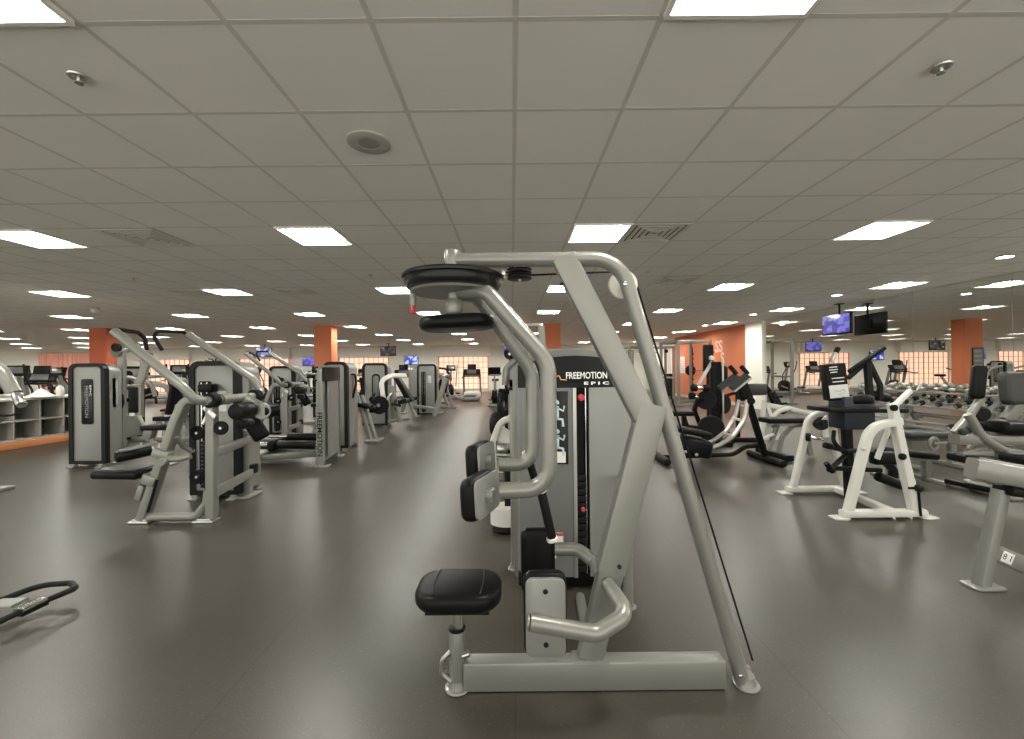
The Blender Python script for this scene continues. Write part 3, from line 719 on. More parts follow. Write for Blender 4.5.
    b = MB(); b.box(P(153, 479, Y1), (.13, .13, .10), .02, (0, .35, 0)); b.box(P(142, 492, Y1), (.06, .08, .14), .012, (0, .35, 0)); b.cyl(P(141, 487, Y1 - .06), P(141, 487, Y1), .012, 10); T.part('seat_carriage', b, SILVER)
    b = MB(); b.bar([P(176, 437, Y1), P(184, 447, Y1 + .1), P(193, 452, Y1 + .15)], .05, .03, (0, -1, 0), .05); T.part('thigh_brace', b, SILVER)
    b = MB(); b.bar([P(157, 480, Y1 - .045), P(148, 512, Y1 - .045)], .012, .03, (0, -1, 0)); T.part('height_scale', b, IRON)
    return T
PULL = pulldown()
# ---------------------------------------------------------------- tower at the far left with vertical black placard
T = Thing('cable_row_machine', 'silver weight tower with charcoal arch and black placard, at the far left', 'exercise machine', (-6.19, 6.10, 0), 0, None, True)
tower(T, Matrix.Translation((-6.19, 6.10, 0)), .53, 1.47, .27, 'placard')
text_obj('lettering', 'FREEMOTION', .05, frame_mat((-5.934, 6.27, 1.09), (0, 0, -1), (0, 1, 0)), LETTER, T.o, T.inv, align='CENTER', width=.36)
b = MB(); b.bar([P(122, 449, 6.55), P(122, 352, 6.55)], .09, .07, (0, -1, 0)); b.bar([P(114, 354, 6.45), P(131, 348, 6.75)], .10, .10, (0, 0, 1), 0, .03); T.part('upright', b, SILVER)
b = MB(); pulley(b, P(116.5, 347.5, 6.42), (0, -1, 0), .065, .05); T.part('pulley', b, BLACK)
b = MB(); b.bar([P(149, 352, 7.2), P(142, 378, 7.2), P(139, 383, 7.2), P(139, 417, 7.2)], .13, .06, (0, -1, 0), .1); T.part('rear_upright', b, SILVER)
b = MB(); b.tube([P(116, 397, 6.4), P(122, 393, 6.4), P(123, 403, 6.4), P(121, 408, 6.4)], .02, .05, 10); T.part('hand_grip', b, RUBBER)
b = MB(); b.bar([P(122, 386, 6.6), P(140, 385, 7.1)], .03, .03); b.bar([P(126, 390, 6.7), P(126, 416, 6.7)], .05, .03, (0, -1, 0)); b.bar([P(133, 388, 6.9), P(133, 416, 6.9)], .10, .03, (0, -1, 0)); T.part('weight_frame', b, STEEL)
b = MB(); b.box(P(127, 400, 6.65), (.09, .04, .06), .006); b.box(P(133, 400, 6.85), (.14, .06, .42), .01); T.part('weight_plates', b, IRON)
b = MB(); b.tube([P(139, 416, 7.15), P(147, 432, 6.6), P(150, 440, 6.2)], .03, .1, 12); T.part('seat_strut', b, SILVER)
b = MB(); pad(b, P(161, 427, 6.1), (.42, .26, .075), None, .03); T.part('seat', b, VINYL)
b = MB(); b.box(P(150, 433, 6.1), (.14, .12, .16), .03, (0, .3, 0)); b.bar([P(150, 437, 6.1), P(158, 448, 6.1)], .06, .05, (0, 1, 0)); q = P(157, 448, 6.1); b.bar([q, V(q.x + .1, q.y, .0)], .06, .05, (0, 1, 0)); b.box((q.x + .08, q.y, .012), (.2, .3, .024), .006); T.part('seat_carriage', b, SILVER)

# ---------------------------------------------------------------- tall pillar-like tower beside the aisle, bowed steel front facing the aisle
def bowed_tower(label, loc, rz):
    T = Thing('leg_press_machine', label, 'exercise machine', loc, rz)
    n = 10
    def sheet(x0, x1, za, zb_, th=.03, y=.0, bulge=.06, w=.80):
        vs = []; fs = []
        for k in range(n + 1):
            x = x0 + (x1 - x0) * k / n; yy = y - bulge * math.cos(PI * x / w)
            vs += [(x, yy, za), (x, yy, zb_), (x, yy + th, zb_), (x, yy + th, za)]
        for k in range(n):
            for j in range(4): fs.append((4 * k + j, 4 * k + (j + 1) % 4, 4 * k + 4 + (j + 1) % 4, 4 * k + 4 + j))
        fs += [(3, 2, 1, 0), (4 * n, 4 * n + 1, 4 * n + 2, 4 * n + 3)]
        return MB().add(vs, fs)
    b = MB(); b.prism(rrect(.78, 1.36, .10, 6, .02), .03, .10, Matrix.Translation((0, 0, .75)), .012); tw = T.part('weight_tower', b, SILVER2)
    T.part('header', sheet(-.385, .385, 1.22, 1.42), ARCH, tw); b = sheet(-.37, .37, 1.42, 1.45, .06, .02); T.part('header_cap', b, SILVER, tw)
    T.part('left_shroud', sheet(-.26, .12, .14, 1.22), SILVER2, tw)
    T.part('right_shroud', sheet(.19, .385, .14, 1.22), STEEL, tw, 'shiny steel shroud')
    T.part('weight_slot', sheet(.12, .19, .14, 1.22, .02, .03), BLACK, tw)
    for sx in (-1, 1):
        b = MB(); b.bar([(sx * .36, .06, .01), (sx * .36, .06, 1.22)], .11, .10, (0, -1, 0), 0, .02); b.box((sx * .36, .04, .012), (.16, .18, .024), .008); T.part('post', b, SILVER, tw)
    text_obj('lettering', 'FREEMOTION', .095, frame_mat((-.4165, .06, .47), (0, 0, -1), (0, -1, 0)), ARCH, tw, None, align='CENTER', width=.62, offset=.002)
    # seat rails and pads running back from the tower
    for sx in (-.16, .16):
        b = MB(); b.bar([(sx, .08, .16), (sx, 1.75, .10)], .09, .09); T.part('rail', b, SILVER)
    b = MB(); b.bar([(-.4, 1.75, .05), (.4, 1.75, .05)], .10, .09); T.part('cross_foot', b, SILVER)
    b = MB(); pad(b, (0, 1.02, .28), (.46, .55, .09), (.1, 0, 0), .03); T.part('seat', b, VINYL)
    b = MB(); pad(b, (0, 1.45, .44), (.46, .10, .42), (-.75, 0, 0), .03); T.part('backrest', b, VINYL)
    b = MB(); b.box((0, 1.1, .20), (.30, .5, .10), .02); b.bar([(0, 1.40, .2), (0, 1.58, .42)], .10, .07, (1, 0, 0)); T.part('carriage', b, SILVER)
    b = MB(); b.cyl((-.40, .72, .34), (.40, .72, .34), .055, 18, .01); T.part('foot_roller', b, VINYL)
    for sx, z_ in ((-.30, .30), (.05, .36)):
        b = MB(); b.cyl((sx, .16, z_), (sx - .02, .66, z_ + .03), .058, 18, .012); rp = T.part('leg_roller', b, VINYL)
        b = MB(); b.cyl((sx + .005, .06, z_ - .01), (sx - .03, .92, z_ + .045), .024, 12); T.part('roller_rod', b, CHROME, rp)
    b = MB(); b.lathe([(0, 0), (.17, 0), (.18, .02), (.16, .05), (0, .055)], (-.25, 1.0, .20), n=28); b.cyl((-.25, 1.0, .02), (-.25, 1.0, .21), .05, 14); T.part('foot_rest', b, WHITE)
    return T
bowed_tower('silver and charcoal tower with bowed steel front, left edge of the centre aisle', (-2.72, 6.33, 0), PI / 2 + .12)
# ---------------------------------------------------------------- narrow tower just behind the bowed one
T = Thing('leg_curl_machine', 'narrow silver tower with charcoal arch directly behind the bowed steel tower', 'exercise machine', (-2.93, 7.15, 0), 0, None, True)
tower(T, Matrix.Translation((-3.02, 7.15, 0)), .42, 1.48, .50, 'plain')
b = MB(); b.bar([P(352, 395, 7.7), P(352, 438, 7.7)], .05, .05); b.tube([P(357, 395, 7.9), P(371, 440, 8.0)], .04, 0, 12); b.tube([P(362, 395, 8.1), P(376, 438, 8.1)], .035, 0, 12); T.part('sloped_legs', b, SILVER)
b = MB(); q = P(371, 440, 8.0); b.box((q.x + .05, 8.05, .03), (.26, .4, .05), .01); T.part('foot', b, SILVER)
b = MB(); pad(b, P(363, 405, 8.0), (.32, .3, .08), (0, .2, 0), .03); T.part('seat', b, VINYL)
b = MB(); b.tube([P(347, 375, 7.4), P(355, 374, 7.3), P(356, 383, 7.3), P(353, 398, 7.3)], .018, .05, 10); T.part('hand_grip', b, RUBBER)
# the second pulldown further back
dup(PULL.o, (-4.72, 8.25, 0), 0, 'smaller, further pulldown machine with raised arms, between roller machine and orange column')
dup(PULL.o, (-7.9, 11.6, 0), 0, 'far pulldown machine behind the near pulldown, its arms under the ceiling lights')
# ---------------------------------------------------------------- leg extension with big black cam disc
T = Thing('leg_extension_machine', 'leg extension with big black round weight and white curved bracket, left of aisle', 'exercise machine', (-3.2, 9.6, 0), 0, None, True)
tower(T, Matrix.Translation((-3.30, 10.05, 0)), .60, 1.50, .42, 'slot')
Y = 8.75
b = MB(); q = P(379.5, 405, Y); b.lathe([(0, .06), (.05, .06), (.06, .045), (.17, .045), (.19, .03), (.19, -.03), (.17, -.045), (0, -.045)], q, (.25, -1, 0), 36); T.part('cam_disc', b, BLACK)
b = MB(); b.cyl(q + V(0, -.09, 0), q + V(0, .3, 0), .035, 14); T.part('disc_axle', b, STEEL)
b = MB(); q2 = P(372, 408, Y - .1); b.cyl(q2 + V(-.06, 0, -.02), q2 + V(.10, .05, -.01), .085, 20, .015); T.part('shin_roller', b, VINYL)
b = MB(); b.cyl(P(372, 400, Y), P(376, 396, Y + .2), .07, 18, .012); T.part('ankle_roller', b, VINYL)
b = MB(); b.bar([P(384, 405, Y + .1), P(381, 380, Y + .1), P(392, 375.5, Y + .2), P(406, 376, Y + .5)], .10, .05, (0, -1, 0), .16, .012); T.part('curved_bracket', b, WHITE)
b = MB(); b.bar([P(391, 386, Y + .3), P(400, 422, Y + .3)], .10, .06, (0, -1, 0)); T.part('front_leg', b, SILVER)
b = MB(); b.bar([P(391, 386, Y + .5), P(393, 422, Y + .9)], .08, .06, (0, -1, 0)); T.part('rear_leg', b, SILVER)
b = MB(); b.bar([P(377, 414, Y), P(392, 392, Y + .3)], .04, .04, (0, -1, 0)); T.part('roller_arm', b, SILVER)
b = MB(); pad(b, P(401, 402, Y + .5), (.34, .36, .10), (0, -.25, 0), .03); T.part('seat', b, VINYL)
b = MB(); pad(b, P(405, 390, Y + .8), (.09, .34, .62), (0, -.55, 0), .03); T.part('backrest', b, VINYL)
b = MB(); b.tube([P(396, 400, Y + .2), P(394, 404, Y + .1), P(401, 406, Y + .1)], .025, .03, 10); T.part('hand_grip', b, RUBBER)
b = MB(); b.bar([P(389, 421, Y + .3), P(408, 419, Y + .8)], .08, .05); b.tube([P(409, 402, Y + .8), P(416, 417, Y + .8)], .035, 0, 12); T.part('base_frame', b, SILVER)
# ---------------------------------------------------------------- chest press further along
T = Thing('seated_row_machine', 'silver machine with sloping front leg and dark weight slot, furthest big tower left of aisle', 'exercise machine', (-2.4, 12.3, 0), 0, None, True)
tower(T, Matrix.Translation((-2.53, 12.4, 0)), .58, 1.50, .42, 'window')
Y = 11.7
b = MB(); b.bar([P(434.5, 415, Y), P(446, 378, Y)], .13, .08, (0, -1, 0)); T.part('front_leg', b, SILVER)
b = MB(); b.tube([P(443, 390, Y + .2), P(448.5, 407, Y + .2), P(444, 413, Y + .2), P(436, 414, Y + .1)], .035, .12, 12); T.part('side_tube', b, SILVER)
b = MB(); b.bar([P(414, 406, Y), P(436, 409, Y)], .10, .08); T.part('base_beam', b, SILVER)
b = MB(); b.tube([P(444, 377, Y), P(450, 373, Y + .4), P(451, 380, Y + .6)], .04, .1, 12); T.part('lever_arm', b, SILVER)
b = MB(); b.tube([P(439, 368, Y), P(446, 369, Y), P(449, 374, Y)], .03, .06, 10); T.part('hand_grip', b, RUBBER)
b = MB(); pad(b, P(410, 399, Y), (.42, .36, .09), (0, -.1, 0), .03); T.part('seat', b, VINYL)
b = MB(); pad(b, P(401, 386, Y + .3), (.10, .34, .8), (0, -.5, 0), .03); T.part('backrest', b, VINYL)
b = MB(); b.bar([P(405, 400, Y), P(402, 413, Y)], .09, .08, (0, -1, 0)); b.box(P(402, 413, Y), (.3, .4, .05), .01); T.part('seat_stand', b, SILVER)
# ---------------------------------------------------------------- generic seated press machines for the rows beyond
def press(label, loc, rz, face='slot', group=None):
    T = Thing('chest_press_machine', label, 'exercise machine', loc, rz, group)
    tower(T, Matrix.Translation((0, .45, 0)), .55, 1.46, .38, face, word=False)
    b = MB(); b.bar([(0, -.75, .05), (0, .5, .05)], .10, .08); b.bar([(-.35, -.75, .04), (.35, -.75, .04)], .08, .08); T.part('base_frame', b, SILVER)
    b = MB(); b.bar([(0, -.62, .06), (0, -.28, 1.1), (0, .5, 1.25)], .09, .07, (1, 0, 0), .2); T.part('spine', b, SILVER)
    b = MB(); b.cyl((0, -.2, .05), (0, -.2, .42), .035, 14); T.part('seat_post', b, CHROME)
    b = MB(); pad(b, (0, -.30, .46), (.40, .36, .09)); T.part('seat', b, VINYL)
    b = MB(); pad(b, (0, -.42, .84), (.30, .09, .62), (.18, 0, 0)); T.part('backrest', b, VINYL)
    for sx in (-1, 1):
        b = MB(); b.tube([(sx * .10, .35, 1.28), (sx * .42, .15, 1.30), (sx * .46, -.35, 1.18), (sx * .44, -.40, .92)], .035, .14, 12); a = T.part('lever_arm', b, SILVER)
        b = MB(); b.cyl((sx * .44, -.40, .94), (sx * .435, -.42, .78), .022, 12, .004); T.part('hand_grip', b, RUBBER, a)
        b = MB(); pulley(b, (sx * .2, .32, 1.34), (0, -1, 0), .075); T.part('pulley', b, BLACK, a)
    return T.o
p0 = press('small far chest press beyond the sloping legged machine, left of the aisle', (-2.75, 14.9, 0), PI / 2)
dup(p0, (-3.3, 16.9, 0), PI / 2, 'most distant chest press along the left of the aisle')
dup(p0, (-5.3, 11.6, 0), .3, 'chest press standing in front of the middle-left orange column')
dup(p0, (-7.2, 8.4, 0), PI / 2, 'chest press behind the pulldown machine with raised arms')
dup(p0, (-5.0, 14.9, 0), -.3, 'chest press just behind the left of the leg extension machine')
# the row behind the front machine, mostly hidden
T = Thing('arm_curl_machine', 'white looped arm machine just behind the front machine tower', 'exercise machine', (.1, 3.6, 0), 0, None, True)
Y = 3.45
b = MB(); b.bar([P(494, 470, Y), P(493, 440, Y), P(500, 422, Y), P(516, 416, Y), P(530, 416, Y)], .05, .06, (0, -1, 0), .12, .012); T.part('arm_loop', b, WHITE)
b = MB(); b.bar([P(497, 431, Y + .02), P(512, 443, Y + .02), P(530, 444, Y + .02)], .13, .03, (0, -1, 0), .1, .01); T.part('arm_plate', b, WHITE)
b = MB(); b.tube([P(496, 455, Y), P(520, 456, Y)], .02, 0, 10); b.cyl(P(497, 448, Y), P(508, 449, Y), .05, 16, .01); T.part('roller', b, STEEL)
q = G(502, 535)
b = MB(); b.prism([(-.11 + .11 * math.cos(a) if False else .14 * math.cos(a), .12 * math.sin(a)) for a in [PI * 2 * k / 24 for k in range(24)]], .06, .20, Matrix.Translation((q.x + .04, q.y + .12, 0)) @ Matrix.Rotation(PI / 2, 4, 'X') @ Matrix.Scale(1, 4), .0)
T.part('base_cup', b, WHITE)
b = MB(); b.lathe([(0, 0), (.12, 0), (.13, .02), (.11, .06), (.0, .06)], (q.x + .04, q.y + .12, .001), n=28); T.part('base_foot', b, BLACK)
b = MB(); b.bar([(q.x + .05, q.y + .14, .05), (q.x + .06, q.y + .14, .72)], .06, .06); b.bar([(q.x + .10, q.y + .12, .05), (q.x + .30, q.y + .2, .05)], .08, .07); b.bar([(q.x + .13, q.y + .1, .22), (q.x + .13, q.y + .1, .66)], .07, .05); T.part('base_post', b, ARCH)
M = Matrix.Translation((.42, 4.05, 0)); tower(T, M, .66, 1.44, .36, 'slot')
dup(p0, (.55, 5.6, 0), -PI / 2 + .1, 'chest press second behind the front machine, its arm beside the aisle')
T = Thing('cable_column', 'tall silver cable column with black pulley rising behind the front swing arms', 'exercise machine', (.25, 6.6, 0), 0, None, True)
Y = 6.6
b = MB(); b.bar([P(514, 400, Y), P(514, 339, Y)], .16, .10, (0, -1, 0)); b.bar([P(541, 325, Y), P(547, 420, Y)], .10, .12, (0, -1, 0)); b.bar([P(525, 325, Y), P(541, 325, Y)], .05, .05); b.box(V(.28, Y, .03), (.7, .7, .05), .01); b.bar([(.0, Y, .03), (.0, Y, 1.2)], .14, .1, (0, -1, 0)); b.bar([(.52, Y, .03), (.52, Y, 1.2)], .12, .1, (0, -1, 0)); T.part('column_frame', b, SILVER)
b = MB(); pulley(b, P(509.5, 354, Y - .12), (0, -1, 0), .085, .05); T.part('pulley', b, BLACK)
b = MB(); b.cyl(P(509.5, 354, Y - .16), P(509.5, 354, Y + .02), .02, 12); T.part('pulley_axle', b, STEEL)
b = MB(); b.box((-.06, Y + .1, .75), (.12, .16, 1.3), .01); T.part('weight_stack', b, BLACK)
b = MB(); b.tube([P(520, 356, Y - .1), P(506, 368, Y - .1), P(505, 385, Y - .1)], .05, .12, 12); T.part('swing_arm', b, SILVER)
b = MB(); b.lathe([(.10, .03), (.22, .03), (.225, .02), (.225, -.02), (.22, -.03), (.10, -.03), (.10, .03)], P(504, 404, Y - .1), (1, -.35, 0), 36); T.part('weight_disc', b, IRON)
b = MB(); b.cyl(P(500, 391, Y - .2), P(512, 392, Y), .04, 14); T.part('disc_peg', b, BLACK)
b = MB(); b.lathe([(.06, .03), (.16, .03), (.165, .02), (.165, -.02), (.16, -.03), (.06, -.03), (.06, .03)], P(496, 424, 5.6), (1, -.35, 0), 30); b.cyl(P(494, 424, 5.6), P(508, 420, 6.4), .04, 12); T.part('lower_disc', b, IRON)
# ---------------------------------------------------------------- cardio machines
def elliptical(label, loc, rz):
    T = Thing('elliptical_trainer', label, 'elliptical', loc, rz, 'cardio machines in the far hall')
    b = MB(); b.box((0, 0, .08), (.16, 1.7, .10), .03); b.box((0, -.85, .05), (.62, .10, .09), .02); b.box((0, .80, .05), (.62, .10, .09), .02); T.part('base', b, DKPANEL)
    b = MB(); b.prism([(.42 * math.cos(a), .36 + .30 * math.sin(a)) for a in [2 * PI * k / 28 for k in range(28)]], -.11, .11, Matrix.Translation((0, .55, 0)) @ Matrix.Rotation(PI / 2, 4, 'Z'), .03); T.part('drive_cover', b, BLACK, smooth=50)
    b = MB(); b.bar([(0, .55, .5), (0, .30, 1.40)], .10, .07, (1, 0, 0)); T.part('mast', b, SILVER2)
    b = MB(); b.box((0, .24, 1.46), (.44, .07, .30), .03, (-.45, 0, 0)); cs = T.part('console', b, BLACK)
    b = MB(); b.box((0, .195, 1.475), (.30, .01, .17), .004, (-.45, 0, 0)); T.part('console_face', b, DKPANEL, cs)
    for sx in (-1, 1):
        b = MB(); b.tube([(sx * .24, .35, .55), (sx * .25, .30, .95), (sx * .24, .05, 1.28), (sx * .25, -.02, 1.62)], .022, .15, 10); T.part('swing_handle', b, IRON)
        b = MB(); b.bar([(sx * .22, .45, .32 + sx * .06), (sx * .22, -.45, .22 - sx * .04), (sx * .22, -.85, .18)], .06, .05); a = T.part('pedal_rail', b, SILVER)
        b = MB(); b.box((sx * .22, -.35, .30 - sx * .04), (.16, .40, .06), .02); T.part('pedal', b, RUBBER, a)
    return T.o
def treadmill(label, loc, rz):
    T = Thing('treadmill', label, 'treadmill', loc, rz, 'cardio machines in the far hall')
    b = MB(); b.box((0, -.1, .13), (.80, 1.75, .14), .03); T.part('deck', b, SILVER2)
    b = MB(); b.box((0, -.2, .205), (.52, 1.50, .02), .004); T.part('belt', b, RUBBER)
    b = MB(); b.box((0, .72, .24), (.78, .40, .22), .06); T.part('motor_hood', b, WHITEP, smooth=50)
    for sx in (-1, 1):
        b = MB(); b.bar([(sx * .38, .68, .15), (sx * .38, .42, 1.10), (sx * .36, .40, 1.22)], .06, .09, (1, 0, 0), .1); T.part('upright', b, SILVER)
        b = MB(); b.tube([(sx * .38, .42, 1.10), (sx * .38, .0, 1.02), (sx * .38, -.15, 1.02)], .024, .1, 10); T.part('handrail', b, BLACK)
    b = MB(); b.box((0, .42, 1.26), (.80, .10, .30), .04, (-.5, 0, 0)); b.box((0, .38, 1.08), (.74, .10, .07), .02); cs = T.part('console', b, ARCH)
    b = MB(); b.box((0, .36, 1.285), (.42, .012, .20), .004, (-.5, 0, 0)); T.part('console_face', b, DKPANEL, cs)
    b = MB(); b.box((0, .46, 1.50), (.40, .05, .26), .02, (-.25, 0, 0)); b.bar([(0, .46, 1.30), (0, .47, 1.44)], .08, .04); T.part('screen', b, BLACK, cs)
    return T.o
def bike(label, loc, rz):
    T = Thing('exercise_bike', label, 'exercise bike', loc, rz, 'cardio machines in the far hall')
    b = MB(); b.box((0, 0, .06), (.12, 1.1, .08), .02); b.box((0, -.5, .04), (.52, .10, .08), .02); b.box((0, .5, .04), (.52, .10, .08), .02); T.part('base', b, SILVER)
    b = MB(); b.prism([(.34 * math.cos(a), .36 + .26 * math.sin(a)) for a in [2 * PI * k / 24 for k in range(24)]], -.10, .10, Matrix.Translation((0, .22, 0)) @ Matrix.Rotation(PI / 2, 4, 'Z'), .03); T.part('drive_cover', b, BLACK, smooth=50)
    b = MB(); b.bar([(0, .05, .45), (0, -.30, .92)], .06, .08, (1, 0, 0)); T.part('seat_post', b, SILVER)
    b = MB(); b.prism([(-.13, -.14), (.13, -.14), (.13, -.05), (.04, .10), (.03, .16), (-.03, .16), (-.04, .10), (-.13, -.05)], -.05, .04, Matrix.Translation((0, -.30, .96)) @ Matrix.Rotation(-PI / 2, 4, 'X'), .02); T.part('saddle', b, VINYL, smooth=50)
    b = MB(); b.bar([(0, .35, .5), (0, .42, 1.20)], .08, .06, (1, 0, 0)); T.part('mast', b, SILVER)
    b = MB(); b.tube([(-.24, .12, 1.24), (-.24, .38, 1.16), (.24, .38, 1.16), (.24, .12, 1.24)], .02, .08, 10); T.part('handlebar', b, RUBBER)
    b = MB(); b.box((0, .45, 1.32), (.46, .07, .28), .03, (-.4, 0, 0)); T.part('console', b, BLACK)
    for sx in (-1, 1):
        b = MB(); b.bar([(sx * .12, .18, .36), (sx * .13, .18 + sx * .10, .36 - sx * .12)], .03, .02); b.box((sx * .18, .18 + sx * .10, .36 - sx * .12), (.10, .09, .03), .008); T.part('pedal', b, RUBBER)
    return T.o
PROTO = {}
def cardio(kind, x, y, rz, label):
    f = {'e': elliptical, 't': treadmill, 'b': bike}[kind]
    if kind not in PROTO: PROTO[kind] = f(label, (x, y, 0), rz); return PROTO[kind]
    return dup(PROTO[kind], (x, y, 0), rz, label)
cardio('t', -1.85, 18.8, 0, 'treadmill standing alone at the far end of the centre aisle')
cardio('b', -.65, 15.8, PI, 'black exercise bike at far end of the aisle, right of the lone treadmill')
cardio('e', -2.9, 20.2, .3, 'elliptical at the aisle end left of the lone treadmill')
cardio('t', -4.8, 18.4, .2, 'treadmill under the blue wall screen')
cardio('b', -6.1, 17.0, .2, 'exercise bike left of the treadmill under the blue screen')
cardio('e', -7.6, 17.4, .2, 'elliptical right behind the middle-left orange column')
cardio('t', .55, 20.8, 0, 'treadmill beyond the front machine, nearest the aisle of its row')
cardio('e', 1.9, 20.9, 0, 'elliptical beyond the front machine, second of its row, by the far window')
cardio('t', 3.2, 20.8, 0, 'treadmill beyond the front machine, third in its row from the aisle')
#cardio('e', 4.4, 20.9, 0, 'elliptical beyond the front machine, last in its row near the white wall')
for k in range(9):
    kind = 'ttetetebe'[k]
    cardio(kind, -9.4 - 1.35 * k, 19.6 + .25 * (k % 2), 0, '%s in the far row along the orange windows, %s from the middle column' % ({'t': 'treadmill', 'e': 'elliptical', 'b': 'bike'}[kind], ORD[k]))
for kind, x, y, rz, lab in (('e', -12.6, 10.5, .4, 'elliptical behind the cubby shelf, nearest the left picture edge'),
        ('t', -14.3, 12.4, .3, 'treadmill behind the cubby shelf, left of the white cloth peak'),
        ('e', -15.7, 14.3, .3, 'elliptical further behind the cubby shelf, between treadmill and bike'),
        ('b', -13.0, 12.25, 0, 'exercise bike behind the cubby shelf, above the white bottle'),
        ('e', -17.3, 15.2, 0, 'elliptical two rows behind the cubby shelf, before the orange curtain'),
        ('t', -18.6, 16.6, .2, 'treadmill two rows behind the cubby shelf, left of the orange curtain')):
    cardio(kind, x, y, rz, lab)
cardio('e', -9.6, 12.0, .5, 'elliptical with black drive cover seen between the two left machines')
cardio('b', -8.7, 13.0, .2, 'exercise bike seen under the right raised arm of the pulldown')
cardio('e', -12.0, 16.6, 0, 'elliptical beyond the left column in front of the second window')
# ---------------------------------------------------------------- cubby shelf
CUB = mat('pale_laminate', (.62, .60, .53), .5, 0, .03); CUBM = mat('laminate_half_shaded', (.36, .34, .30), .55, 0, .03); CUBD = mat('laminate_shaded', (.10, .096, .086), .6); CUBO = mat('orange_board', (.62, .25, .10), .5)  # inner boards and back darkened in colour for the shade inside the cubbies
XS, YS0, YS1 = -9.08, 5.9, 9.34
T = Thing('cubby_shelf', 'long low cubby shelf with pale top and orange base board, at the left', 'shelf', (XS - .2, (YS0 + YS1) / 2, 0), 0, None, True)
ym = (YS0 + YS1) / 2; L = YS1 - YS0
b = MB(); b.box((XS - .22, ym, .905), (.50, L + .06, .05), .01); T.part('top_board', b, CUB)
b = MB(); b.box((XS - .005, ym, .07), (.03, L, .13), .004); T.part('base_board', b, CUBO, None, 'orange base board')
b = MB(); b.box((XS - .22, ym, .50), (.42, L, .028), .002); T.part('shelf_board', b, CUBM)
b = MB(); b.box((XS - .22, ym, .15), (.42, L, .03), .002); T.part('bottom_board', b, CUBM)
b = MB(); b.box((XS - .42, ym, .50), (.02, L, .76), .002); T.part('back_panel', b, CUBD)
nd = 8
for k in range(nd + 1):
    b = MB(); b.box((XS - .215, YS0 + .015 + (L - .03) * k / nd, .51), (.41, .026, .74), .002); T.part('divider', b, CUBM)
# white cloth peak and bottle on the shelf
c = P(41.5, 396, 8.05); c.z = .930
b = MB(); N = 40; vs = [(c.x, c.y, .93 + .16)]; 
rings = [(.03, .145), (.09, .075), (.15, .03), (.19, .006), (.20, .0005)]
for r, z in rings:
    for k in range(N):
        a = 2 * PI * k / N; rr = r * (1 + .10 * math.sin(5 * a) + .06 * math.sin(9 * a + 1)); vs.append((c.x + rr * math.cos(a), c.y + rr * math.sin(a) * 1.2, .93 + z))
fs = [(0, 1 + k, 1 + (k + 1) % N) for k in range(N)]
for j in range(len(rings) - 1):
    for k in range(N): fs.append((1 + j * N + k, 1 + j * N + (k + 1) % N, 1 + (j + 1) * N + (k + 1) % N, 1 + (j + 1) * N + k))
fs.append(tuple(1 + (len(rings) - 1) * N + k for k in reversed(range(N))))
b.add(vs, fs); cl = b.build('white_cloth', PAPER, None, 60); tag(cl, 'white cloth heaped in a peak on the cubby shelf', 'cloth')
c = P(60, 392, 8.4)
T = Thing('cleaning_bottle', 'white bottle standing on the cubby shelf right of the white cloth', 'bottle', (c.x, c.y, .9302))
b = MB(); b.lathe([(0, 0), (.055, 0), (.06, .01), (.06, .15), (.05, .175), (.03, .19), (0, .19)], n=24); T.part('body', b, WHITEP, smooth=50)
b = MB(); b.cyl((0, 0, .19), (0, 0, .215), .024, 16, .004); T.part('cap', b, PAPER)
# ---------------------------------------------------------------- machine cut by the left edge, and the handle low in the left foreground
T = Thing('curved_arm_machine', 'silver machine cut by the left picture edge with curved cowl and short tube', 'exercise machine', (-5.6, 4.6, 0), 0, None, True)
Y = 4.6
b = MB(); b.bar([P(-60, 352, Y), P(-20, 357, Y), P(2, 372, Y), P(14, 393, Y)], .12, .10, (0, -1, 0), .2, .03, 8); T.part('cowl', b, SILVER, smooth=50)
b = MB(); b.bar([P(-58, 376, Y), P(-18, 374, Y), P(4, 390, Y)], .12, .07, (0, -1, 0), .1, .02); T.part('inner_cowl', b, ARCH)
b = MB(); b.box(P(14, 395, Y), (.12, .10, .05), .012); T.part('arm_bracket', b, STEEL)
b = MB(); b.cyl(P(16, 395, Y - .05), P(22, 405, Y - .12), .042, 18, .004); T.part('arm_tube', b, STEEL)
b = MB(); b.tube([P(-40, 416, Y), P(10, 415.5, Y), P(22, 413, Y)], .012, .03, 8); T.part('link_rod', b, BLACK)
b = MB(); b.bar([P(-56, 350, Y), V(P(-56, 380, Y).x, Y, .02)], .12, .12, (0, -1, 0)); b.box((P(-56, 380, Y).x, Y, .02), (.6, .8, .04), .01); b.bar([P(-56, 416, Y), P(-36, 416, Y)], .05, .05); T.part('post', b, SILVER)
T = Thing('floor_handle_bar', 'dark bent handle bar lying low over the floor at the lower left edge', 'handle bar', (-3.2, 2.45, 0), 0, None, True)
z = .085
pts = [G(-70, 622, z), G(4, 599, z), G(40, 585, z), G(71, 583, z), G(76, 588, z), G(45, 601, z), G(18, 613, z), G(-10, 626, z), G(-80, 655, z)]
b = MB(); b.tube(pts, .0165, [.1, .1, .03, .03, .1, .1, .1], 14, 6); T.part('bent_bar', b, IRON)
b = MB(); a, c = G(18, 611, z + .014), G(43, 599, z + .014); b.bar([a, c], .055, .018, (0, 0, 1), 0, .006); T.part('clamp', b, CHROME, None, 'bright metal clamp')
b = MB(); a, c = G(20, 614, z - .012), G(45, 602, z - .012); b.bar([a, c], .05, .03, (0, 0, 1), 0, .008); T.part('clamp_base', b, BLACK)
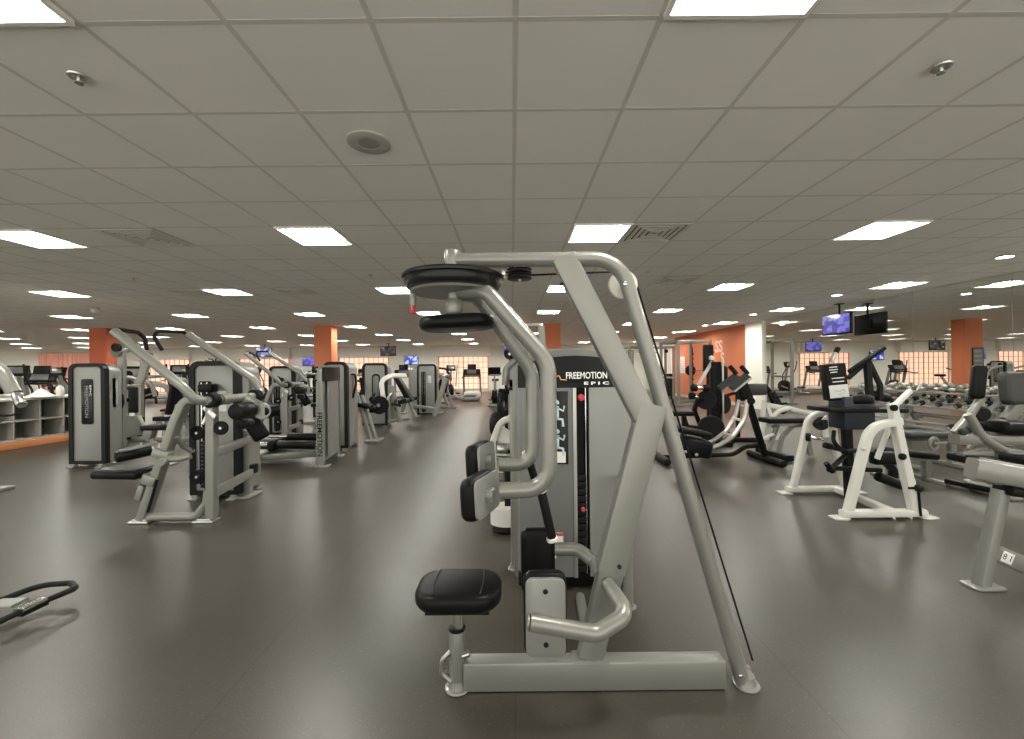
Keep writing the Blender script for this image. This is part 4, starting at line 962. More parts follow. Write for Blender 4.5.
b = MB(); b.bar([G(-80, 607, z), G(20, 603, z)], .09, .02, (0, 0, 1), 0, .006); T.part('foot_plate', b, SILVER2)
b = MB(); b.bar([G(-70, 622, z), G(-70, 622, 0.005)], .06, .06, (0, 1, 0)); b.bar([G(-80, 607, z), G(-80, 607, .005)], .06, .06, (0, 1, 0)); b.bar([G(-80, 655, z), G(-80, 655, .005)], .06, .06, (0, 1, 0)); b.bar([G(-70, 622, .02), G(-80, 655, .02)], .06, .04); b.bar([G(-80, 607, .02), G(-70, 622, .02)], .06, .04); T.part('stand', b, SILVER)
# ---------------------------------------------------------------- screens
def screen_mat(name, cols, strength, scale=3.0):
    m = bpy.data.materials.new(name); m.use_nodes = True; nt = m.node_tree; b = nt.nodes['Principled BSDF']
    tc = nt.nodes.new('ShaderNodeTexCoord'); v = nt.nodes.new('ShaderNodeTexVoronoi'); v.inputs['Scale'].default_value = scale; v.distance = 'CHEBYCHEV'
    r = nt.nodes.new('ShaderNodeValToRGB'); r.color_ramp.interpolation = 'CONSTANT'
    while len(r.color_ramp.elements) < len(cols): r.color_ramp.elements.new(.5)
    for k, c in enumerate(cols): r.color_ramp.elements[k].position = k / len(cols); r.color_ramp.elements[k].color = (*c, 1)
    nt.links.new(tc.outputs['Object'], v.inputs['Vector']); nt.links.new(v.outputs['Color'], r.inputs['Fac'])
    b.inputs['Base Color'].default_value = (.02, .02, .02, 1); b.inputs['Roughness'].default_value = .2
    nt.links.new(r.outputs['Color'], b.inputs['Emission Color']); b.inputs['Emission Strength'].default_value = strength
    return m
SCR_A = screen_mat('screen_pale', [(.25, .3, .5), (.6, .65, .8), (.1, .12, .3), (.75, .75, .85)], .55, 5)
SCR_B = screen_mat('screen_blue', [(.05, .08, .5), (.08, .12, .7), (.6, .7, 1), (.04, .05, .35)], .6, 5)
SCR_C = screen_mat('screen_dark', [(.02, .02, .02), (.10, .08, .07), (.03, .03, .03), (.2, .16, .15)], .5, 5)
SCR_D = screen_mat('screen_purple', [(.05, .05, .28), (.09, .08, .38), (.16, .15, .5), (.06, .05, .22)], .7, 7)
def tv(label, c, rz, scr, hung=True, w=.84, h=.52, parts=()):
    T = Thing('hanging_screen' if hung else 'wall_screen', label, 'television', c, rz)
    b = MB(); b.box((0, 0, 0), (w, .06, h), .012); sh = T.part('housing', b, BLACK)
    b = MB(); b.box((0, -.031, .008), (w - .05, .004, h - .06), .001); T.part('screen', b, scr, sh)
    if hung:
        b = MB(); b.cyl((0, .06, -.05), (0, .06, CEIL - c[2] - .002), .022, 12); b.box((0, .05, 0), (.2, .05, .2), .01); b.box((0, .06, CEIL - c[2] - .012), (.14, .14, .02), .004); T.part('ceiling_mount', b, IRON)
    else:
        b = MB(); b.box((0, .05, 0), (.25, .06, .2), .01); T.part('wall_mount', b, IRON)
    return T
tv('small pale lit screen hung from the ceiling left of the middle-left orange column', (-13.05, 22, 2.40), 0, SCR_A)
tv('dark screen hung from the ceiling right of the middle-left orange column', (-6.5, 22, 2.40), 0, SCR_C)
tv('screen hung from the ceiling beyond the front machine', (0.0, 22, 2.40), 0, SCR_D)
tv('blue lit screen on the back wall left of the aisle window', (-6.05, YB - .08, 1.97), 0, SCR_B, False, .86, .54)
tv('purple screen on the back wall beside the middle-left orange column', (-12.15, YB - .08, 1.97), 0, SCR_D, False, .86, .54)
# ================================================================ right side
# ---------------------------------------------------------------- white framed machine with black tower in its middle
def white_machine():
    n0, n1 = G(848, 519), G(912, 517)
    Yn = (n0.y + n1.y) / 2; Yf = (G(793, 493).y + G(842, 493).y) / 2
    T = Thing('glute_machine', 'white double A-frame machine with black instruction box and levers, right foreground', 'exercise machine', (3.2, (Yn + Yf) / 2, 0), 0, None, True)
    def at0(px, py, Y, z=None):
        q = P(px, py, Y)
        if z is not None: q.z = z
        return q
    # near frame
    b = MB(); b.bar([at0(848, 515, Yn, .06), P(863, 452, Yn), P(870, 427, Yn), P(900, 421, Yn)], .070, .07, (0, -1, 0), [.35, .18], .015, 10); T.part('near_curved_leg', b, WHITE)
    b = MB(); b.sweep([at0(915, 515, Yn, .06), P(903, 460, Yn), P(892, 404, Yn)], rrect(.074, .075, .014, 3), (0, -1, 0), scale=[1.1, 1.0, .85]); T.part('near_straight_leg', b, WHITE)
    a, c = at0(842, 521, Yn, .045), at0(924, 520, Yn, .045)
    b = MB(); b.bar([a, c], .085, .065, (0, 0, 1), 0, .02); bn = T.part('near_base_bar', b, WHITE)
    for q, d in ((a, -1), (c, 1)):
        b = MB(); b.prism([(-.09, -.05), (.0, -.065), (.05, -.04), (.05, .04), (.0, .065), (-.09, .05)] if d < 0 else [(.09, -.05), (.0, -.065), (-.05, -.04), (-.05, .04), (.0, .065), (.09, .05)], 0.001, .014, Matrix.Translation((q.x, q.y, 0)) @ Matrix.Rotation(PI / 2, 4, 'X'), .002); T.part('foot_plate', b, WHITE, bn)
    for px, py in ((895.5, 408), (904, 457), (865, 449.5), (895, 519), (912, 519)):
        r = .030 if py < 458 and px > 880 else .014
        q = P(px, py, Yn - .055); b = MB(); b.cyl(q, q + V(0, .03, 0), r, 18, .006); T.part('bolt_cap', b, BLACK if r > .02 else STEEL)
    # far frame
    b = MB(); b.bar([at0(793, 492, Yf, .06), P(804, 440, Yf), P(809, 416, Yf), P(840, 409, Yf)], .062, .065, (0, -1, 0), [.3, .16], .014, 10); T.part('far_curved_leg', b, WHITE)
    b = MB(); b.bar([at0(845, 492, Yf, .06), P(834, 440, Yf), P(831, 408, Yf)], .062, .065, (0, -1, 0), 0, .014); T.part('far_straight_leg', b, WHITE)
    a2, c2 = at0(787, 494, Yf, .045), at0(855, 494, Yf, .045)
    b = MB(); b.bar([a2, c2], .08, .06, (0, 0, 1), 0, .02); bf = T.part('far_base_bar', b, WHITE)
    for q, d in ((a2, -1), (c2, 1)):
        b = MB(); b.box((q.x + d * .03, q.y, .008), (.12, .12, .014), .004); T.part('foot_plate', b, WHITE, bf)
    b = MB(); b.bar([at0(835, 495, Yf, .05), at0(893, 516, Yn, .05)], .08, .06, (0, 0, 1), 0, .015); T.part('cross_beam', b, WHITE)
    b = MB(); b.bar([P(877, 459, Yn + .12), P(890, 425, Yn + .12)], .04, .03, (0, -1, 0)); T.part('brace', b, WHITE)
    b = MB(); b.bar([P(893, 407, Yn + .06), P(910, 391, Yn + .12)], .038, .04, (0, -1, 0)); T.part('upper_brace', b, WHITE)
    # black instruction box
    Yc = (Yn + Yf) / 2
    M = Matrix.Translation(P(837, 381, Yc)) @ Matrix.Rotation(-.18, 4, 'Z') @ Matrix.Rotation(-.10, 4, 'Y')
    b = MB(M); b.box((0, .05, -.01), (.18, .12, .36), .008); bx = T.part('instruction_box', b, BLACK)
    b = MB(M); b.box((-.005, -.0225, -.10), (.165, .004, .125), .001); T.part('instruction_label', b, PAPER, bx, 'white instruction label with small sketch')
    b = MB(M); b.tube([(-.05, -.026, -.09), (.0, -.026, -.10), (.03, -.026, -.08), (.05, -.026, -.11)], .003, .01, 5); b.tube([(-.02, -.026, -.13), (.02, -.026, -.125)], .002, 0, 5); T.part('sketch', b, GREYLET, bx)
    for k, (w_, z_) in enumerate(((.07, .14), (.075, .115), (.06, .09), (.11, .03), (.10, -.005))):
        b = MB(M); b.box((-.03 if k < 3 else .0, -.0225, z_), (w_, .003, .010), .0005); T.part('printed_line', b, LETTER, bx)
    b = MB(); b.box(P(851, 412, Yc + .05), (.30, .22, .32), .015); T.part('lower_housing', b, NAVY)
    b = MB(); q = P(846, 420, Yc); b.bar([q, V(q.x + .03, q.y, .06)], .07, .07, (0, -1, 0)); T.part('centre_post', b, BLACK)
    b = MB(); b.box(P(856, 409, Yc), (.76, .32, .045), .015, (0, .02, 0)); T.part('tray', b, BLACK)
    b = MB(); b.cyl(P(850, 400, Yc - .02), P(870, 400, Yc - .02), .055, 20, .012); T.part('elbow_roller', b, VINYL)
    b = MB(); b.cyl(P(868, 394, Yc + .25), P(888, 398, Yc + .25), .05, 18, .012); T.part('elbow_roller', b, VINYL)
    # T shaped lever and its struts
    b = MB(); b.cyl(P(849, 372, Yc + .1), P(884.5, 347.5, Yc + .1), .024, 16, .006); T.part('t_handle', b, RUBBER)
    b = MB(); b.bar([P(867, 360, Yc + .12), P(870, 402, Yc + .12)], .055, .05, (0, -1, 0)); T.part('lever_post', b, ARCH)
    b = MB(); b.bar([P(864, 364, Yc + .16), P(848, 378, Yc + .16)], .04, .04, (0, -1, 0)); T.part('lever_strut', b, ARCH)
    b = MB(); b.bar([P(869, 362, Yc + .2), P(880, 385, Yc + .2), P(880, 400, Yc + .2)], .04, .04, (0, -1, 0), .05); T.part('rear_strut', b, ARCH)
    b = MB(); b.cyl(P(831, 362, Yc + .2), P(836, 352, Yc + .2), .022, 14); lv = T.part('side_lever', b, STEEL)
    b = MB(); b.cyl(P(835.5, 353, Yc + .2), P(838.5, 347.5, Yc + .2), .024, 14, .006); T.part('lever_tip', b, RUBBER, lv)
    # pedals, levers and knobs below
    b = MB(); b.tube([P(826, 446, Yc - .1), P(846, 451, Yc - .1), P(863, 450, Yc)], .022, .04, 12); b.cyl(P(824, 445, Yc - .1), P(832, 447, Yc - .1), .03, 14, .008); T.part('pedal_bar', b, BLACK)
    b = MB(); b.tube([P(829, 470, Yc - .2), P(846, 455, Yc), P(850, 447, Yc)], .024, .03, 12); b.cyl(P(826, 463, Yc - .2), P(833, 472, Yc - .2), .024, 12); T.part('crank', b, BLACK)
    b = MB(); b.bar([P(830, 468, Yc - .1), P(880, 470, Yc - .05)], .05, .04); T.part('crank_bar', b, BLACK)
    b = MB(); b.tube([P(834, 431, Yc - .05), P(833, 441, Yc - .1), P(843, 452, Yc - .1)], .018, .05, 10); T.part('hook', b, BLACK)
    b = MB(); b.cyl(P(877, 476, Yc - .1), P(903, 486, Yc - .1), .046, 20, .012); T.part('ankle_roller', b, VINYL)
    b = MB(); b.bar([P(876, 452, Yc), P(893, 470, Yc), P(893, 484, Yc)], .06, .06, (0, -1, 0), .05); b.box(P(884, 458, Yc), (.24, .1, .12), .02); T.part('roller_arm', b, BLACK)
    b = MB(); b.tube([P(921, 516, Yn - .05), P(918.5, 492, Yn - .05)], .010, 0, 10); b.cyl(P(908, 488, Yn - .03), P(917, 488, Yn - .05), .012, 10); pl = T.part('lock_rod', b, BLACK)
    b = MB(); q = P(918.5, 488, Yn - .05); b.lathe([(0, -.034), (.02, -.028), (.033, -.01), (.033, .01), (.02, .028), (0, .034)], q, n=20); T.part('lock_knob', b, IRON, pl)
    b = MB(); q = P(806, 437, Yf - .06); b.cyl(q, q + V(.03, -.03, 0), .045, 18, .01); kn = T.part('peg_collar', b, BLACK)
    b = MB(); b.cyl(q + V(.02, -.03, 0), q + V(.14, -.06, -.02), .016, 12, .004); T.part('peg', b, CHROME, kn)
    return T
white_machine()
# ---------------------------------------------------------------- ab coaster with curved twin rails
Y = 5.75
T = Thing('ab_coaster', 'black and silver abdominal machine with two curved rails and black knee carriage', 'exercise machine', (2.9, Y, 0), 0, None, True)
for pts, y in (([(747.5, 400), (745, 419), (733, 437), (718, 446), (702, 451)], Y - .15), ([(739.5, 400), (736, 415), (727, 431), (713, 441), (700, 446)], Y + .15)):
    b = MB(); b.tube([P(px, py, y) for px, py in pts], .029, .28, 14, 6); T.part('curved_rail', b, STEEL)
for k, (px, py) in enumerate(((743, 402), (737, 419), (727, 434))):
    b = MB(); b.cyl(P(px + 3, py + 1, Y - .16), P(px - 4, py - 1, Y + .16), .018, 10); T.part('rail_tie', b, STEEL)
f0, f1 = G(749, 456), G(784, 468)
b = MB(); b.bar([P(748, 400, Y), V((f0.x + f1.x) / 2, (f0.y + f1.y) / 2, .06)], .075, .075, (0, -1, 0), 0, .012); T.part('support_leg', b, BLACK)
b = MB(); b.cyl(f0 + V(0, 0, .05), f1 + V(0, 0, .05), .048, 16, .01); T.part('foot_tube', b, BLACK)
b = MB(); e0, e1 = G(655, 457), G(668, 466); b.cyl(e0 + V(0, 0, .05), e1 + V(0, 0, .05), .05, 16, .01); T.part('foot_tube', b, BLACK)
m1 = (f0 + f1) / 2 + V(0, 0, .09); m0 = (e0 + e1) / 2 + V(0, 0, .06)
b = MB(); b.tube([m1 + V(0, 0, .14), m1 + V(-.25, .05, .12), m1 + V(-.42, .08, .0), m0], .032, .2, 12); T.part('base_tube', b, BLACK)
b = MB(); b.box(P(693, 446, Y), (.38, .42, .24), .05, (0, .2, 0)); T.part('knee_carriage', b, BLACK, smooth=50)
b = MB(); pad(b, P(690, 431, Y), (.46, .40, .08), (0, .20, 0), .03); T.part('knee_pad', b, VINYL)
for px, py in ((686, 452), (697, 455)):
    b = MB(); q = P(px, py, Y - .23); b.cyl(q, q + V(0, .03, 0), .02, 12, .004); T.part('carriage_bolt', b, STEEL)
for d in (0, 12):
    b = MB(); a, c = P(720 + d, 389, Y - d * .02), P(737 + d * .9, 376, Y - d * .02); b.bar([a, c], .12, .06, (0, -.6, 1), 0, .025); el = T.part('elbow_pad', b, GVINYL)
    b = MB(); b.bar([a + V(0, -.06, -.03), c + V(0, -.06, -.03)], .02, .05, (0, -1, 0)); T.part('pad_rail', b, STEEL, el)
    b = MB(); b.cyl(P(729.5 + d * .95, 366, Y), P(736.5 + d * .95, 374, Y), .030, 14, .008); T.part('hand_grip', b, RUBBER, el)
    b = MB(); b.tube([P(736 + d * .95, 373, Y), P(733 + d * .95, 381, Y)], .015, 0, 8); T.part('grip_stem', b, BLACK, el)
b = MB(); b.bar([P(741, 384, Y), P(748, 402, Y)], .16, .10, (0, -1, 0), 0, .03); b.cyl(P(751, 401, Y - .2), P(751, 401, Y + .1), .05, 16, .01); T.part('top_joint', b, BLACK)
# ---------------------------------------------------------------- black upright behind it
Y = 7.6
T = Thing('knee_raise_tower', 'black upright exercise tower with round pads and weight discs behind the curved rails', 'exercise machine', (3.75, Y, 0), 0, None, True)
q = P(715, 372, Y)
b = MB(); b.bar([V(q.x, Y, .04), V(q.x, Y, 1.46)], .17, .12, (0, -1, 0)); T.part('column', b, BLACK)
b = MB(); b.bar([V(q.x + .1, Y - .08, .2), V(q.x + .1, Y - .08, 1.5)], .03, .03, (0, -1, 0)); T.part('guide_rod', b, STEEL)
b = MB(); b.bar([V(q.x - .55, Y, .04), V(q.x + .75, Y, .04)], .10, .08); b.bar([V(q.x, Y - .5, .04), V(q.x, Y + .4, .04)], .10, .08); T.part('base', b, BLACK)
b = MB(); b.box(P(722.5, 374, Y), (.17, .12, .30), .05); T.part('back_pad', b, VINYL, smooth=50)
b = MB(); b.lathe([(0, .05), (.17, .05), (.18, .03), (.18, -.03), (.17, -.05), (0, -.05)], P(723, 404, Y + .05), (.6, -1, 0), 28); T.part('weight_disc', b, IRON)
b = MB(); b.lathe([(0, .05), (.21, .05), (.22, .03), (.22, -.03), (.21, -.05), (0, -.05)], P(711, 428, Y - .15), (-.3, -1, 0), 28); T.part('lower_disc', b, IRON)
b = MB(); b.lathe([(0, .04), (.16, .04), (.17, .03), (.17, -.03), (.16, -.04), (0, -.04)], P(706, 400, Y - .1), (-.3, -1, 0), 28); T.part('weight_disc', b, IRON)
for (x0, y0, x1, y1) in ((693, 388, 708, 388), (691, 396, 703, 398)):
    b = MB(); b.cyl(P(x0 + 3, y0, Y - .2), P(x1 - 3, y1, Y - .2), .03, 12); hb = T.part('roller_bar', b, CHROME)
    for xx, yy in ((x0 + 1, y0), (x1 - 2, y1)):
        b = MB(); c = P(xx, yy, Y - .2); b.cyl(c + V(-.05, 0, 0), c + V(.05, 0, 0), .062, 18, .015); T.part('roller', b, RUBBER, hb)
b = MB(); b.bar([P(712, 362, Y), P(698, 385, Y - .1)], .05, .04, (0, -1, 0)); T.part('link_arm', b, STEEL)
b = MB(); b.lathe([(0, .03), (.04, .03), (.045, 0), (.04, -.03), (0, -.03)], P(711.5, 358, Y - .08), (0, -1, 0), 18); T.part('top_joint', b, STEEL)
b = MB(); b.bar([P(699, 396, Y - .1), P(694, 410, Y - .1), P(700, 425, Y), V(P(704, 430, Y).x, Y, .08)], .07, .07, (0, -1, 0), .1); T.part('front_post', b, BLACK)
b = MB(); pad(b, P(679, 413, Y - .3), (.42, .32, .08), None, .025); T.part('seat', b, VINYL)
b = MB(); b.tube([P(684, 416, Y - .3), P(687, 426, Y - .3), P(700, 428, Y - .1)], .035, .08, 10); b.bar([P(684, 416, Y - .3), V(P(684, 416, Y - .3).x, Y - .3, .01)], .07, .07, (0, 1, 0)); T.part('seat_stand', b, BLACK)
b = MB(); b.bar([P(737.5, 388, Y + .2), V(P(737.5, 388, Y + .2).x, Y + .2, .01)], .06, .06, (0, -1, 0)); b.bar([P(718, 398, Y + .2), P(737.5, 392, Y + .2)], .05, .05); T.part('rear_post', b, BLACK)
b = MB(); b.box(P(708, 358, Y + 1.2), (.2, .12, .56), .03); q = P(708, 358, Y + 1.2); b.bar([q, V(q.x, q.y, .02)], .06, .06, (0, 1, 0)); b.box((q.x, q.y, .02), (.6, .6, .04), .01); T.part('tall_pad', b, VINYL)
# ---------------------------------------------------------------- benches with white frames
def white_bench(T, o, pad_len=1.25, m=WHITE):
    x, y = o
    b = MB(); pad(b, (x, y, .43), (pad_len, .28, .075), None, .03); T.part('bench_pad', b, VINYL)
    b = MB(); b.bar([(x - .55, y, .36), (x + .55, y, .36)], .06, .06); T.part('pad_rail', b, m)
    for sx in (-1, 1):
        b = MB(); b.bar([(x + sx * .42, y, .36), (x + sx * .52, y, .06)], .07, .06, (0, -1, 0)); lg = T.part('leg', b, m)
        b = MB(); b.bar([(x + sx * .53, y - .28, .035), (x + sx * .53, y + .28, .035)], .07, .06); T.part('foot', b, m, lg)
q = P(786, 420, 6.3)
T = Thing('flat_bench', 'white framed flat bench with long black pad, left of the white double A-frame machine', 'bench', (q.x, q.y, 0), 0, None, True)
b = MB(); pad(b, q, (.70, .30, .075), None, .03); T.part('bench_pad', b, VINYL)
b = MB(); b.bar([P(768, 424, 6.3), P(806, 424, 6.3)], .06, .05); T.part('pad_rail', b, WHITE)
b = MB(); b.bar([P(772, 426, 6.3), P(778, 424, 6.3), P(768, 450, 6.3)], .05, .06, (0, -1, 0), .04); T.part('front_leg', b, SILVER)
b = MB(); b.bar([P(806, 424, 6.3), P(792, 426, 6.3), P(782, 437, 6.3), V(P(778, 450, 6.3).x, 6.3, .03)], .05, .06, (0, -1, 0), .12); T.part('curved_leg', b, SILVER)
b = MB(); b.bar([V(P(806, 424, 6.3).x, 6.3, .40), V(P(806, 424, 6.3).x + .06, 6.3, .02)], .06, .06, (0, -1, 0)); T.part('rear_leg', b, SILVER)
a, c = G(759, 453), G(790, 462)
b = MB(); b.bar([a + V(0, 0, .05), c + V(0, 0, .05)], .12, .08, (0, 0, 1), 0, .02); T.part('foot_bar', b, BLACK)
b = MB(); b.bar([P(759, 441, 6.3), P(773, 434, 6.3)], .07, .03, (0, 0, 1)); T.part('step', b, WHITE)
w = P(821, 423, 5.4)
b = MB(); b.lathe([(.03, .02), (.085, .02), (.092, .012), (.092, -.012), (.085, -.02), (.03, -.02), (.03, .02)], w, (-.4, -1, 0), 28); b.cyl(w + V(-.02, .03, 0), w + V(.02, -.03, 0), .035, 14)
for k in range(6):
    a_ = PI * k / 3; b.bar([w + V(.03 * math.cos(a_), .0, .03 * math.sin(a_)), w + V(.085 * math.cos(a_), .0, .085 * math.sin(a_))], .016, .02, (0, 1, 0))
T.part('pivot_wheel', b, IRON)
b = MB(); b.bar([w + V(0, .03, 0), P(806, 421, 6.3)], .06, .05); b.bar([P(822, 420, 5.4), P(836, 411, 5.3)], .05, .04, (0, -1, 0)); T.part('wheel_arm', b, WHITE)
# olympic bench behind
Y = 7.9
T = Thing('press_bench', 'white framed press bench with charcoal backrest in front of the pale pilaster', 'bench', (5.0, Y, 0), 0, None, True)
b = MB(); pad(b, P(757, 389.5, Y), (.38, .12, .22), (0, 0, .2), .04); T.part('backrest', b, GVINYL)
b = MB(); b.bar([P(764, 385, Y + .1), P(770, 393, Y + .1), P(774, 405, Y + .1)], .08, .07, (0, -1, 0), .1); T.part('back_post', b, BLACK)
b = MB(); b.bar([P(772, 392, Y), P(784, 413, Y)], .09, .07, (0, -1, 0)); up = T.part('rack_upright', b, ARCH)
for k in range(3):
    b = MB(); c = P(775 + 4 * k, 397 + 6.5 * k, Y - .06); b.cyl(c, c + V(.12, -.05, .01), .018, 10, .004); T.part('bar_peg', b, BLACK, up)
b = MB(); b.bar([P(767, 405, Y), P(790, 409, Y), P(824, 417, Y)], .09, .12, (0, -1, 0), .1, .02); T.part('main_beam', b, WHITE)
for (x0, y0, x1, y1) in ((764, 400, 758, 428), (770, 406, 762, 428), (766, 404, 775, 428)):
    b = MB(); a = P(x0, y0, Y + (.1 if x0 == 770 else -.1)); c = V(P(x1, y1, Y).x, a.y, .02); b.bar([a, c], .07, .06, (0, -1, 0)); T.part('leg', b, WHITE)
b = MB(); b.bar([P(824, 417, Y), V(P(826, 417, Y).x, Y, .02)], .08, .08, (0, -1, 0)); T.part('rear_leg', b, WHITE)
b = MB(); b.bar([V(P(757, 428, Y).x, Y - .1, .03), V(P(776, 428, Y).x, Y - .1, .03)], .08, .06); T.part('foot', b, WHITE)
b = MB(); b.tube([P(770, 425, Y - .1), P(776, 412, Y - .1), P(790, 408, Y - .1)], .04, .2, 12); T.part('curved_brace', b, WHITE)
# ---------------------------------------------------------------- bench with number plate, cut by the right edge
f = G(981, 587); Y = f.y
T = Thing('incline_bench', 'silver bench frame numbered 81, cut by the right picture edge', 'bench', (3.2, Y, 0), 0, None, True)
b = MB(); b.bar([V(f.x, Y, .01), P(1001, 490, Y)], .066, .07, (0, -1, 0), 0, .014); T.part('front_leg', b, SILVER)
b = MB(); b.prism(rrect(.19, .12, .03, 4), .001, .016, Matrix.Translation((f.x + .01, Y, 0)) @ Matrix.Rotation(PI / 2, 4, 'X'), .004); T.part('foot_plate', b, SILVER)
b = MB(); b.bar([P(971, 468, Y + .02), P(1075, 487, Y - .10)], .10, .125, (0, 0, 1), 0, .02); T.part('top_beam', b, SILVER)
b = MB(); b.bar([P(985, 460, Y + .03), P(1076, 475, Y - .10)], .10, .012, (0, 0, 1), 0, .004); T.part('top_plate', b, SILVER2)
b = MB(); b.box(P(1012, 491, Y - .02), (.12, .12, .05), .012, (0, .15, 0)); T.part('joint_block', b, BLACK)
b = MB(); a = P(988, 550, Y); c = P(1080, 588, Y); b.bar([a, c], .06, .10, (0, 0, 1), 0, .012); T.part('cross_beam', b, SILVER)
b = MB(); d = (c - a).normalized(); sp = a + d * .085 + V(0, -.034, .0); M = frame_mat(sp, d, V(0, 0, 1) - d * d.z); M0 = M @ Matrix.Rotation(PI / 2, 4, 'X')
b.M = M @ Matrix.Rotation(-PI / 2, 4, 'X'); b.box((0, -.001, 0), (.072, .003, .066), .0008); st = T.part('number_plate', b, PAPER, None, 'white number plate reading 81')
text_obj('lettering', '8 1', .052, M @ Matrix.Translation((0, 0, .0028)), BLACK, st, T.inv, extrude=.0004, align='CENTER', width=.052)
b = MB(); b.bar([P(1008, 560, Y + .35), P(1080, 600, Y + .35)], .05, .05); b.bar([P(999, 566, Y + .3), P(1012, 563, Y + .3)], .06, .03); T.part('rear_beam', b, SILVER)
b = MB(); b.bar([P(1076, 487, Y - .10), V(P(1080, 588, Y).x + .02, Y - .06, .01)], .10, .10, (0, -1, 0)); b.box((P(1080, 588, Y).x + .02, Y - .05, .012), (.2, .3, .024), .006); T.part('rear_leg', b, SILVER)
b = MB(); pad(b, P(1050, 463, Y + .02), (.36, .28, .07), (0, .14, 0), .028); T.part('bench_pad', b, VINYL)
# ---------------------------------------------------------------- shoulder press seat behind it
Y = 4.3
T = Thing('shoulder_press_bench', 'upright bench with large charcoal back pad and Y shaped silver frame, right edge', 'bench', (5.1, Y, 0), 0, None, True)
b = MB(); b.prism(rrect(.42, .36, .06, 5), -.05, .05, Matrix.Translation(P(1017, 388, Y + .3)) @ Matrix.Rotation(.2, 4, 'Z') @ Matrix.Rotation(-.08, 4, 'X'), .025); T.part('back_pad', b, GVINYL, smooth=50)
b = MB(); b.prism(rrect(.11, .34, .03, 4), -.045, .045, Matrix.Translation(P(978, 382, Y)) @ Matrix.Rotation(-.5, 4, 'Z') @ Matrix.Rotation(.08, 4, 'Y'), .02); T.part('side_pad', b, VINYL, smooth=50)
b = MB(); b.bar([P(982, 397, Y), P(970, 415, Y), P(954, 433, Y)], .065, .06, (0, -1, 0), .1, .02); T.part('diagonal_post', b, SILVER)
b = MB(); b.tube([P(968, 414, Y - .03), P(983, 439, Y - .05), P(1005, 451, Y - .06), P(1050, 459, Y - .08)], .042, .25, 16, 8); T.part('curved_tube', b, SILVER)
b = MB(); q = P(966, 432, Y - .08); b.cyl(q, q + V(0, .06, 0), .035, 18, .01); T.part('pivot_cap', b, GVINYL)
b = MB(); b.lathe([(0, .04), (.06, .04), (.075, .02), (.075, -.02), (.06, -.04), (0, -.04)], P(981, 414, Y + .1), (-.3, -1, 0), 22); T.part('roller', b, RUBBER)
b = MB(); b.bar([P(1019, 405, Y + .3), P(1006, 421, Y + .3)], .12, .07, (0, -1, 0)); T.part('pad_strut', b, SILVER)
b = MB(); pad(b, P(1013, 427, Y + .1), (.52, .36, .13), (0, .04, 0), .05); T.part('seat', b, VINYL)
b = MB(); b.bar([P(954, 439, Y), P(1060, 441, Y)], .12, .10, (0, 0, 1), 0, .02); T.part('main_beam', b, SILVER)
b = MB(); b.bar([P(985, 434, Y + .1), P(1050, 440, Y + .1)], .10, .06, (0, 0, 1), 0, .02); T.part('seat_rail', b, SILVER2)
b = MB(); q = P(996, 440, Y + .05); b.bar([q, V(q.x - .02, q.y, .02)], .08, .08, (0, -1, 0)); b.box((q.x - .02, q.y, .015), (.12, .4, .03), .008); T.part('front_leg', b, SILVER)
b = MB(); q = P(1050, 441, Y); b.bar([q, V(q.x, q.y, .02)], .09, .09, (0, -1, 0)); b.box((q.x, q.y, .02), (.12, .6, .04), .008); T.part('rear_leg', b, SILVER)
b = MB(); pad(b, P(974, 459, Y), (.30, .30, .09), (0, .06, 0), .03); T.part('lower_pad', b, VINYL)
b = MB(); b.bar([P(960, 456, Y), P(990, 452, Y)], .08, .06); T.part('lower_rail', b, SILVER)
a, c = G(948, 486), G(1000, 497)
b = MB(); b.bar([a + V(0, 0, .06), c + V(0, 0, .06)], .12, .06, (0, 0, 1), 0, .02); T.part('foot_rail', b, BLACK)
b = MB(); b.bar([a * .6 + c * .4 + V(0, -.02, .08), c + V(0, -.02, .08)], .08, .05, (0, 0, 1), 0, .015); T.part('foot_slide', b, SILVER)
for px, py in ((961, 486), (990, 494)):
    b = MB(); q = G(px, py); b.cyl(V(q.x, q.y - .08, .055), V(q.x, q.y - .05, .055), .045, 20, .01); T.part('wheel', b, WHITEP)
# ---------------------------------------------------------------- flat grey bench left of it
Y = 5.6
q = P(929, 434, Y)
T = Thing('long_flat_bench', 'long dark flat bench beside the dumbbell rack, behind the white A-frame', 'bench', (q.x, Y, 0), 0, None, True)
b = MB(); pad(b, q, (.78, .30, .085), (0, .01, 0), .035); T.part('bench_pad', b, GVINYL)
b = MB(); b.bar([q + V(-.34, 0, -.06), q + V(.34, 0, -.06)], .07, .05); T.part('pad_rail', b, SILVER)
for sx in (-.30, .30):
    b = MB(); b.bar([q + V(sx, 0, -.06), V(q.x + sx, Y, .03)], .08, .07, (0, -1, 0)); lg = T.part('leg', b, SILVER)
    b = MB(); b.bar([(q.x + sx, Y - .3, .03), (q.x + sx, Y + .3, .03)], .08, .05); T.part('foot', b, SILVER, lg)
w = P(934, 443.5, Y - .2); b = MB(); b.lathe([(.055, .012), (.085, .012), (.09, .008), (.09, -.008), (.085, -.012), (.055, -.012), (.055, .012)], w, (.2, -1, 0), 26); pl = T.part('adjuster_ring', b, SILVER2)
b = MB(); b.cyl(w + V(.03, .02, 0), w + V(.03, .2, .06), .012, 8); b.bar([w, w + V(.22, .05, .0)], .03, .02, (0, -1, 0)); T.part('ring_arm', b, STEEL, pl)
q = P(909, 453, 4.95)
T = Thing('low_bench', 'low black bench pad between the white A-frame and the long dark bench', 'bench', (q.x, q.y, 0), 0, None, True)
